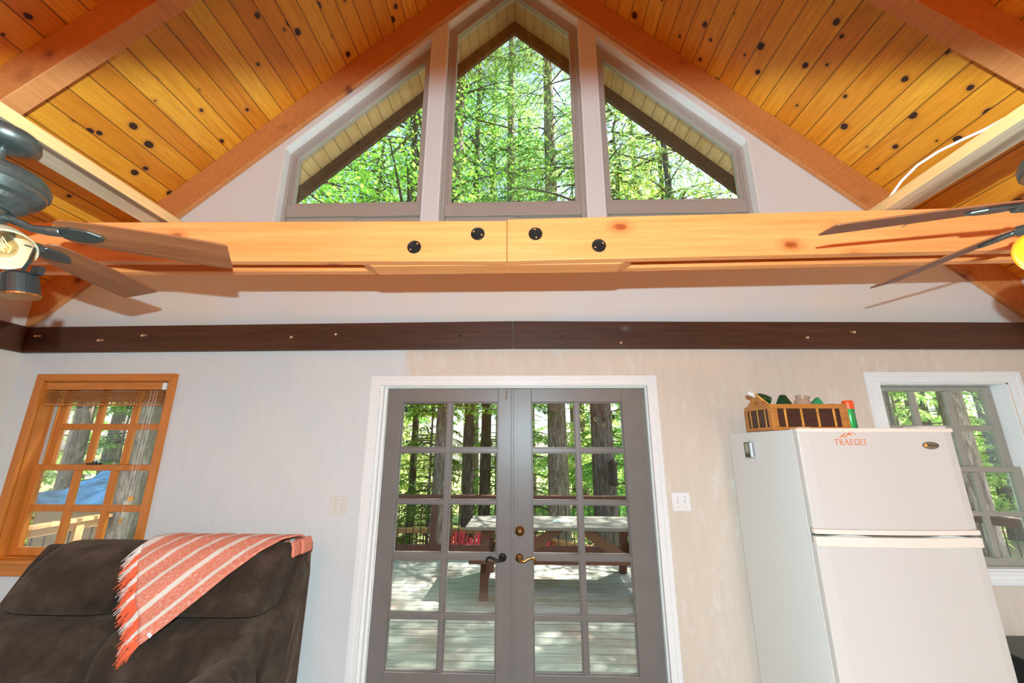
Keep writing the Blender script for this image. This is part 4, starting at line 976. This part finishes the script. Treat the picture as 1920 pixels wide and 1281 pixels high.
# ------------------------------------------------------------------ outdoors: deck, rails, picnic table
DZ = -.08
g = G()
y = D+.16
while y < 7.25:
    g.box(-9.0, 9.0, y, y+.135, DZ-.04, DZ); y += .147
tag(g.obj('deck_floor', MT['deck'], bevel=.003), kind='structure')
def railing(p0, p1, zt, zb_, sp, mats, lab, cap=True, posts=(), bal=.008):
    p0 = Vector(p0); p1 = Vector(p1); d = p1-p0; L_ = d.length; ang = math.atan2(d.y, d.x)
    e = empty('deck_railing', (p0.x, p0.y, zb_), lab, 'railing'); T_ = Matrix.Translation((p0.x, p0.y, 0)) @ Matrix.Rotation(ang, 4, 'Z')
    q = G(); q.box(0, L_, -.07, .07, zt-.038, zt, T_); q.box(0, L_, -.02, .02, zt-.125, zt-.0385, T_); q.obj('top_rail', mats[0], e, bevel=.003)
    q = G(); q.box(0, L_, -.02, .02, zb_, zb_+.09, T_); q.obj('bottom_rail', mats[0], e, bevel=.003)
    n = int(L_/sp)
    if n > 100: n = 100
    for i in range(n):
        x = sp*(i+.5); q = G(); q.cyl(T_ @ Vector((x, 0, zb_+.09)), T_ @ Vector((x, 0, zt-.125)), bal, bal, 6); q.obj('baluster', mats[1], e)
    for x in posts:
        q = G(); q.box(x-.045, x+.045, -.045, .045, zb_-.12, zt-.04, T_); q.obj('post', mats[2], e, bevel=.004)
    return e
railing((-6.4, 7.1, 0), (5.8, 7.1, 0), .85, 0.0, .125, (MT['redwood'], MT['rail_metal'], MT['redwood']), 'brown deck railing with thin dark balusters behind the picnic table', posts=(.05, 2.2, 4.9, 8.3, 10.2, 12.1))
# lower deck with its own rail and the red chairs
g = G(); y = 7.5
while y < 11.2:
    g.box(-7, 3.0, y, y+.138, -1.24, -1.20); y += .146
tag(g.obj('lower_deck_floor', MT['deck']), kind='structure')
railing((-6.5, 10.7, 0), (-.2, 10.7, 0), -.31, -1.10, .17, (MT['newrail'], MT['redwood'], MT['newrail']), 'sunlit orange wood railing of the lower deck behind the red chairs', posts=(.05, 2.4, 4.4, 6.25), bal=.018)
railing((-.1, 10.7, 0), (1.7, 9.3, 0), -.42, -1.10, .17, (MT['newrail'], MT['redwood'], MT['newrail']), 'short angled railing of the lower deck seen under the picnic table', posts=(.05, 2.2), bal=.018)
railing((-5.29, 2.98, 0), (-5.29, 7.0, 0), .80, 0.0, .125, (MT['newrail'], MT['rail_metal'], MT['newrail']), 'pale orange side railing of the deck outside the left window', posts=(.05, 2.0, 3.95))
railing((6.0, 2.98, 0), (6.0, 7.0, 0), .80, 0.0, .125, (MT['redwood'], MT['rail_metal'], MT['redwood']), 'brown side railing of the deck outside the right window', posts=(.05, 2.0, 3.95))

def adirondack():
    e = empty('adirondack_chair', (0, 0, 0)); P = MT['red_plastic']
    n = 7
    for i in range(n):
        a = (i-(n-1)/2); x = a*.078; top = .95 - .012*a*a*1.6
        q = G(); q.prism([(x-.034, .30), (x+.034, .30), (x*1.18+.036, top-.02), (x*1.18+.02, top), (x*1.18-.02, top), (x*1.18-.036, top-.02)], 0, .02, 'y', Matrix.Translation((0, .18, 0)) @ Matrix.Rotation(-.38, 4, 'X')); q.obj('back_slat', P, e)
    for i in range(6):
        q = G(); y = -.30 + i*.085; q.box(-.27, .27, y, y+.075, .36-.022*i, .378-.022*i); q.obj('seat_slat', P, e)
    for s_ in (-1, 1):
        q = G(); q.box(s_*.27-.015, s_*.27+.015, -.32, -.24, 0, .55); q.obj('leg', P, e)
        q = G(); q.prism([(-.28, .34), (-.28, .26), (.55, .0), (.60, .0), (.60, .06), (.2, .24)], s_*.27-.012, s_*.27+.012, 'x'); q.obj('leg', P, e)
        q = G(); q.box(s_*.31-.065, s_*.31+.065, -.36, .32, .55, .572); q.obj('armrest', P, e, bevel=.01)
    q = G(); q.box(-.30, .30, .30, .33, .50, .58); q.obj('back_brace', P, e)
    return e
ad = adirondack()
spots = [(-3.30, 9.75, .15, 'red slatted garden chair on the lower deck, leftmost, half hidden by the door stile'), (-1.62, 9.85, -.12, 'red slatted garden chair on the lower deck with its fan back behind the left door'),
         (-.85, 9.7, .5, 'red slatted garden chair on the lower deck next to the picnic table leg'), (.10, 9.6, -.6, 'red slatted garden chair on the lower deck seen under the picnic table')]
for i, (x, y, r_, lb) in enumerate(spots):
    o = ad if i == 0 else copy_tree(ad); o.location = (x, y, -1.2); o.rotation_euler = (0, 0, r_ + (PI if False else 0)); tag(o, lb, 'chair', 'red chairs on the lower deck')

# picnic table
pt = empty('picnic_table', (.5, 5.7, DZ), 'weathered picnic table with red brown legs on the deck outside', 'picnic table')
TX0, TX1, TY0, TY1, TZ = -.74, 1.62, 5.37, 6.22, .67
for i in range(5):
    q = G(); y = TY0 + (TY1-TY0)*i/5; q.box(TX0, TX1, y, y+(TY1-TY0)/5-.006, TZ-.04, TZ); q.obj('top_plank', MT['decktbl'], pt, bevel=.003)
for yb0 in (TY0-.36,):
    q = G(); q.box(TX0+.10, TX1-.10, yb0, yb0+.26, .345, .385); q.obj('bench_seat', MT['redwood'], pt, bevel=.004)
ymid = (TY0+TY1)/2
for x in (TX0+.25, TX1-.25):
    for s_ in (-1, 1):
        q = G(); q.prism([(ymid+s_*.22, TZ-.04), (ymid+s_*.36, TZ-.04), (ymid+s_*.62, DZ), (ymid+s_*.48, DZ)], x-.045, x+.045, 'x'); q.obj('leg', MT['redwood'], pt, bevel=.004)
    q = G(); q.box(x+.046, x+.085, TY0-.36, TY1+.02, .205, .344); q.obj('cross_beam', MT['redwood'], pt, bevel=.004)
    q = G(); q.box(x+.046, x+.085, TY0+.05, TY1-.05, TZ-.13, TZ-.041); q.obj('top_cleat', MT['redwood'], pt)
xm = .60
for s_ in (-1, 1):
    xe_ = xm + s_*.78
    q = G(); q.prism([(xm - s_*.02, TZ-.045), (xm+s_*.20, TZ-.045), (xe_, .24), (xe_-s_*.03, .17), (xe_-s_*.12, .17)], ymid-.02-.025*s_, ymid+.02-.025*s_); q.obj('brace', MT['brace'], pt, bevel=.003)
q = G(); q.prism([(.36, 5.72), (.62, 5.68), (.64, 5.88), (.40, 5.92)], TZ+.001, TZ+.012, 'z'); tag(q.obj('folded_paper', plain('pale_paper', (.62, .70, .68), .8, noise=.2)), 'pale folded paper lying on the picnic table', 'paper')

# blue tarp-covered pile outside the left window
q = G(); NX, NY = 14, 8; rr = random.Random(11)
for j in range(NY+1):
    for i in range(NX+1):
        x = -9.0 + 3.0*i/NX; y = 7.1 + 1.9*j/NY; e_ = min(i, NX-i, j, NY-j)
        q.v.append((x, y, (.60 + .56*j/NY + .05*math.sin(i*.9+j) + rr.uniform(-.05, .05))))
for j in range(NY):
    for i in range(NX): a = j*(NX+1)+i; q.f.append((a, a+1, a+NX+2, a+NX+1))
tag(q.obj('tarp_cover', MT['tarp']), 'blue tarp over a pile outside the left window', 'tarp')
q = G(); q.box(-8.8, -6.3, 7.5, 8.4, -2.2, .55); tag(q.obj('wood_pile', MT['newrail']), 'covered wood pile under the blue tarp', 'wood pile')

# ground
g = G(); gn = 40; rr = random.Random(2)
for j in range(gn+1):
    for i in range(gn+1):
        x = -70 + 140*i/gn; y = -10 + 110*j/gn; z = -2.2 + (0 if y < 14 else (y-14)*-.02) + rr.uniform(-.2, .2)
        g.v.append((x, y, z - (1.0 if y < 4 else 0)))
for j in range(gn):
    for i in range(gn): a = j*(gn+1)+i; g.f.append((a, a+1, a+gn+2, a+gn+1))
tag(g.obj('ground', MT['ground'], smooth=True), kind='structure')

# ------------------------------------------------------------------ trees
rng = np.random.default_rng(5)
def blades(org, dirs, length, width, rs):
    """flat needles sprays: one quad each"""
    n = len(org); side = np.cross(dirs, rs.normal(size=(n, 3))); side /= np.linalg.norm(side, axis=1)[:, None]+1e-9
    w_ = (width[:, None]*side)*.5; mid = org + dirs*length[:, None]*.45; tip = org + dirs*length[:, None]; tip[:, 2] -= length*.15
    v = np.stack([org, mid - w_, tip, mid + w_], 1).reshape(-1, 3); return v
def quads_mesh(name, v, mat):
    n = len(v)//4; me = bpy.data.meshes.new(name); me.vertices.add(len(v)); me.vertices.foreach_set('co', v.astype(np.float32).ravel())
    me.loops.add(n*4); me.loops.foreach_set('vertex_index', np.arange(n*4, dtype=np.int32)); me.polygons.add(n)
    me.polygons.foreach_set('loop_start', np.arange(0, n*4, 4, dtype=np.int32)); me.update(calc_edges=True); me.validate(); me.materials.append(mat); return me
def conifer_crown(name, h0, h1, nb, rmax, sprays, seed, mat, ll=(.14, .30), lw=(.02, .045), droop=.35, top=True):
    rs = np.random.default_rng(seed); V = []; q = G()
    for i in range(nb):
        t = rs.random(); h = h0 + (h1-h0)*t; az = rs.random()*2*PI
        L_ = rmax*((1-.75*t) if top else 1)*rs.uniform(.55, 1.1); d = np.array([math.cos(az), math.sin(az)])
        ss = np.linspace(0, 1, 7); px = d[0]*L_*ss; py = d[1]*L_*ss; pz = h + .10*L_*ss - droop*L_*ss**2 + rs.normal()*.02
        pts = np.stack([px, py, pz], 1); q.tube([tuple(p) for p in pts], [max(.004, .028*(1-s_)*L_/2.2+.004) for s_ in ss], 4)
        m = int(sprays*L_/rmax); s_ = rs.uniform(.12, 1, m)**.8
        org = np.stack([np.interp(s_, ss, pts[:, k_]) for k_ in range(3)], 1)
        sd = rs.choice([-1, 1], m)[:, None]*np.array([-d[1], d[0], 0])[None]; off = rs.random(m)*.34*L_*(1.1-s_)
        fwd_ = np.array([d[0], d[1], 0])[None]
        org = org + sd*off[:, None] + fwd_*off[:, None]*.4; org[:, 2] -= off*.35*rs.random(m) + rs.random(m)*.05
        dr_ = sd*rs.uniform(.2, 1, (m, 1)) + fwd_*rs.uniform(.1, .9, (m, 1)) + rs.normal(size=(m, 3))*.28; dr_[:, 2] -= .35
        dr_ /= np.linalg.norm(dr_, axis=1)[:, None]
        V.append(blades(org, dr_, rs.uniform(*ll, m), rs.uniform(*lw, m), rs))
    fol = quads_mesh(name+'_foliage', np.concatenate(V), mat)
    bm_ = bpy.data.meshes.new(name+'_branches'); bm_.from_pydata(q.v, [], q.f); bm_.materials.append(MT['bark_d'])
    return fol, bm_
CR = [conifer_crown('fir', 3.0, 22, 110, 3.6, 130, 11, MT['needle']),
      conifer_crown('fir', 4.0, 20, 100, 3.2, 130, 12, MT['needle'], droop=.5),
      conifer_crown('fir', -1.6, 6, 120, 1.9, 110, 13, MT['needle'], ll=(.12, .25)),
      conifer_crown('maple', 2.5, 14, 120, 3.8, 190, 14, MT['broad'], ll=(.06, .12), lw=(.045, .08), droop=.1, top=False),
      conifer_crown('far', -1.8, 17, 150, 3.8, 110, 15, MT['far'], ll=(.2, .4), lw=(.06, .14))]
def trunk_mesh(h, r, seed, mat, lean=0):
    rs = random.Random(seed); q = G(); n = 18; m = 16; vs = []; fs = []
    for i in range(n):
        t = i/(n-1); z = -2.6 + (h+2.6)*t; rr_ = r*(1.12*math.exp(-t*14)*.35 + 1 - .72*t); ox = lean*t*h; oy = rs.uniform(-.02, .02)
        for k in range(m):
            a = 2*PI*k/m; ra = rr_*(1 + .05*math.sin(a*5+i) + rs.uniform(-.02, .02)); vs.append((ox+ra*math.cos(a), oy+ra*math.sin(a), z))
    for i in range(n-1):
        for k in range(m): fs.append((i*m+k, i*m+(k+1) % m, (i+1)*m+(k+1) % m, (i+1)*m+k))
    q.add(vs, fs); return q
def tree(x, y, r, h, crown, lab, cat='tree', scale=1.0, rot=0, mat='bark', grp='trees beyond the deck', lean=0, kind='fir_tree'):
    e = empty(kind, (x, y, -2.4), lab, cat, grp)
    q = trunk_mesh(h, r, int(x*100+y*10), mat, lean); o = q.obj('trunk', MT[mat], None, smooth=True); o.parent = e; o.location = (0, 0, 2.4)
    if crown is not None:
        for nm, me in (('foliage', CR[crown][0]), ('branch_set', CR[crown][1])):
            o = bpy.data.objects.new(nm, me); COL.objects.link(o); o.parent = e; o.scale = (scale,)*3; o.rotation_euler = (0, 0, rot); o.location = (0, 0, 2.4)
    return e
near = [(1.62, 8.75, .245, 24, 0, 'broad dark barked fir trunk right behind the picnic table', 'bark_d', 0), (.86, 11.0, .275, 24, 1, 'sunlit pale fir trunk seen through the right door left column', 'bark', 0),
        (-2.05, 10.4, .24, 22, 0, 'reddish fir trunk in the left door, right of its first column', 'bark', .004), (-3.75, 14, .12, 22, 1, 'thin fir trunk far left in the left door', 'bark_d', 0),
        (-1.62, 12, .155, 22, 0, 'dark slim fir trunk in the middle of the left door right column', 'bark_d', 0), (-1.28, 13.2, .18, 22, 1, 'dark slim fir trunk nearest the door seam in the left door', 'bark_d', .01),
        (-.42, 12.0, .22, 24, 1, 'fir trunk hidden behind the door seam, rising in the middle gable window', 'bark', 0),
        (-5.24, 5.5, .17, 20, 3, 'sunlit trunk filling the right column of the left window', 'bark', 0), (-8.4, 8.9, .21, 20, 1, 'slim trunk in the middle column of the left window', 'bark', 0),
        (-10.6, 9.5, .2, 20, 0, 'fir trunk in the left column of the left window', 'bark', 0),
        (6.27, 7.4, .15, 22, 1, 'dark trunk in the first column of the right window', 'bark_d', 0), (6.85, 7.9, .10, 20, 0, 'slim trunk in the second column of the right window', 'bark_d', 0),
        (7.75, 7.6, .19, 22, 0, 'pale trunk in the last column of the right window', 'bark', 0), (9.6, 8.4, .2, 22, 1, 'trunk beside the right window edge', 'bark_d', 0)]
for i, (x, y, r, h, c_, lb, mt, ln) in enumerate(near):
    tree(x, y, r, h, c_, lb, scale=1.0 if c_ != 3 else 1.0, rot=i*1.3, mat=mt, lean=ln, kind='maple_tree' if c_ == 3 else 'fir_tree')
extra = [(-5.2, 12.5, 3), (-3.0, 9.3, 3), (4.3, 10.5, 0), (5.3, 13.5, 1), (-6.8, 14.5, 0), (2.8, 15, 1), (-.2, 17, 0), (3.3, 12.4, 3), (7.5, 11.5, 1), (-10, 13, 3)]
el = ['leafy maple', 'near leafy maple', 'tall fir', 'slim fir', 'tall fir', 'slim fir', 'tall fir', 'leafy maple', 'slim fir', 'leafy maple']
pos = ['behind the left gable window, upper left', 'close behind the railing, crown filling the left gable window', 'crown filling the right gable window', 'behind the right gable window, farther right', 'farther left beyond the railing', 'between the two big trunks, far back', 'straight behind the door seam, far back', 'behind the right gable window, bright leaves', 'outside the right window, farther back', 'outside the left window, farther back']
for i, ((x, y, c_), a, b_) in enumerate(zip(extra, el, pos)):
    tree(x, y, .16, 18 if c_ != 3 else 13, c_, a + ' ' + b_, rot=i*.9+.4, mat='bark_d', kind='maple_tree' if c_ == 3 else 'fir_tree')
# young conifers low behind the railing
sap = [(-4.4, 11.8), (-2.9, 12.8), (-1.0, 14.6), (.2, 13.2), (2.3, 11.4), (3.2, 13.6), (-6.2, 11.2), (4.6, 9.6), (6.6, 10.5), (8.3, 10.6), (-8.6, 11.5), (-7.2, 9.6), (9.4, 10.6), (-12, 12)]
for i, (x, y) in enumerate(sap):
    tree(x, y, .05, 7, 2, 'young bright green conifer low behind the deck railing', rot=i*1.1, scale=.9+.05*(i % 4), grp='young conifers', kind='young_conifer')
far = []
rr = random.Random(21)
for i in range(40):
    x = rr.uniform(-34, 34); y = rr.uniform(17, 34); far.append((x, y))
for i, (x, y) in enumerate(far):
    tree(x, y, rr.uniform(.14, .3), 22, 4 if i % 4 else 1, 'distant tree among the bright forest far behind the deck', rot=i*.77, scale=rr.uniform(.85, 1.2), grp='distant trees', mat='bark_d', kind='distant_tree')

# lantern, string light bulbs
e = empty('bird_feeder', (1.70, 8.36, .9), 'dark hanging lantern feeder on the broad dark trunk', 'lantern')
T_ = Matrix.Translation((1.74, 8.33, .90))
q = G(); q.lathe([(.075, 0), (.085, .02), (.085, .05)], 20, T_); q.lathe([(.07, .05), (.07, .40)], 20, T_); q.obj('lantern_body', MT['rail_metal'], e)
q = G(); q.lathe([(.10, .40), (.11, .42), (.05, .48), (.01, .50)], 20, T_); q.obj('lantern_roof', MT['rail_metal'], e)
q = G(); q.tube([(1.74, 8.33, 1.39), (1.72, 8.38, 1.48), (1.68, 8.52, 1.52)], .008, 6); q.obj('lantern_hook', MT['rail_metal'], e)
for i, (x, y, z, lb) in enumerate([(-1.76, 6, 2.13, 'string light bulb at the upper left pane of the left door'), (1.04, 6, 2.06, 'string light bulb left of the broad trunk'), (1.16, 6, 1.98, 'string light bulb in front of the broad trunk'), (1.30, 6, 2.02, 'string light bulb right of the broad trunk'), (5.1, 6, 2.12, 'string light bulb in the first pane of the right window')]):
    e = empty('string_light', (x, y, z), lb, 'light bulb', 'string light bulbs')
    q = G(); q.lathe([(.018, .0), (.020, .03), (.016, .06)], 14, Matrix.Translation((x, y, z+.0))); q.obj('socket', MT['black'], e)
    q = G(); q.ball((x, y, z-.035), .030, 8, (1, 1, 1.3)); q.obj('bulb', MT['bulb_glass'], e, smooth=True)
q = G()
hp = [(-6, 6, 2.9), (-1.76, 6, 2.19), (1.04, 6, 2.12), (1.16, 6, 2.04), (1.30, 6, 2.08), (5.1, 6, 2.18), (7, 6, 2.9)]
q.tube(hp, .004, 5); tag(q.obj('string_light_wire', MT['black']), 'thin black wire of the string lights across the deck', 'wire')
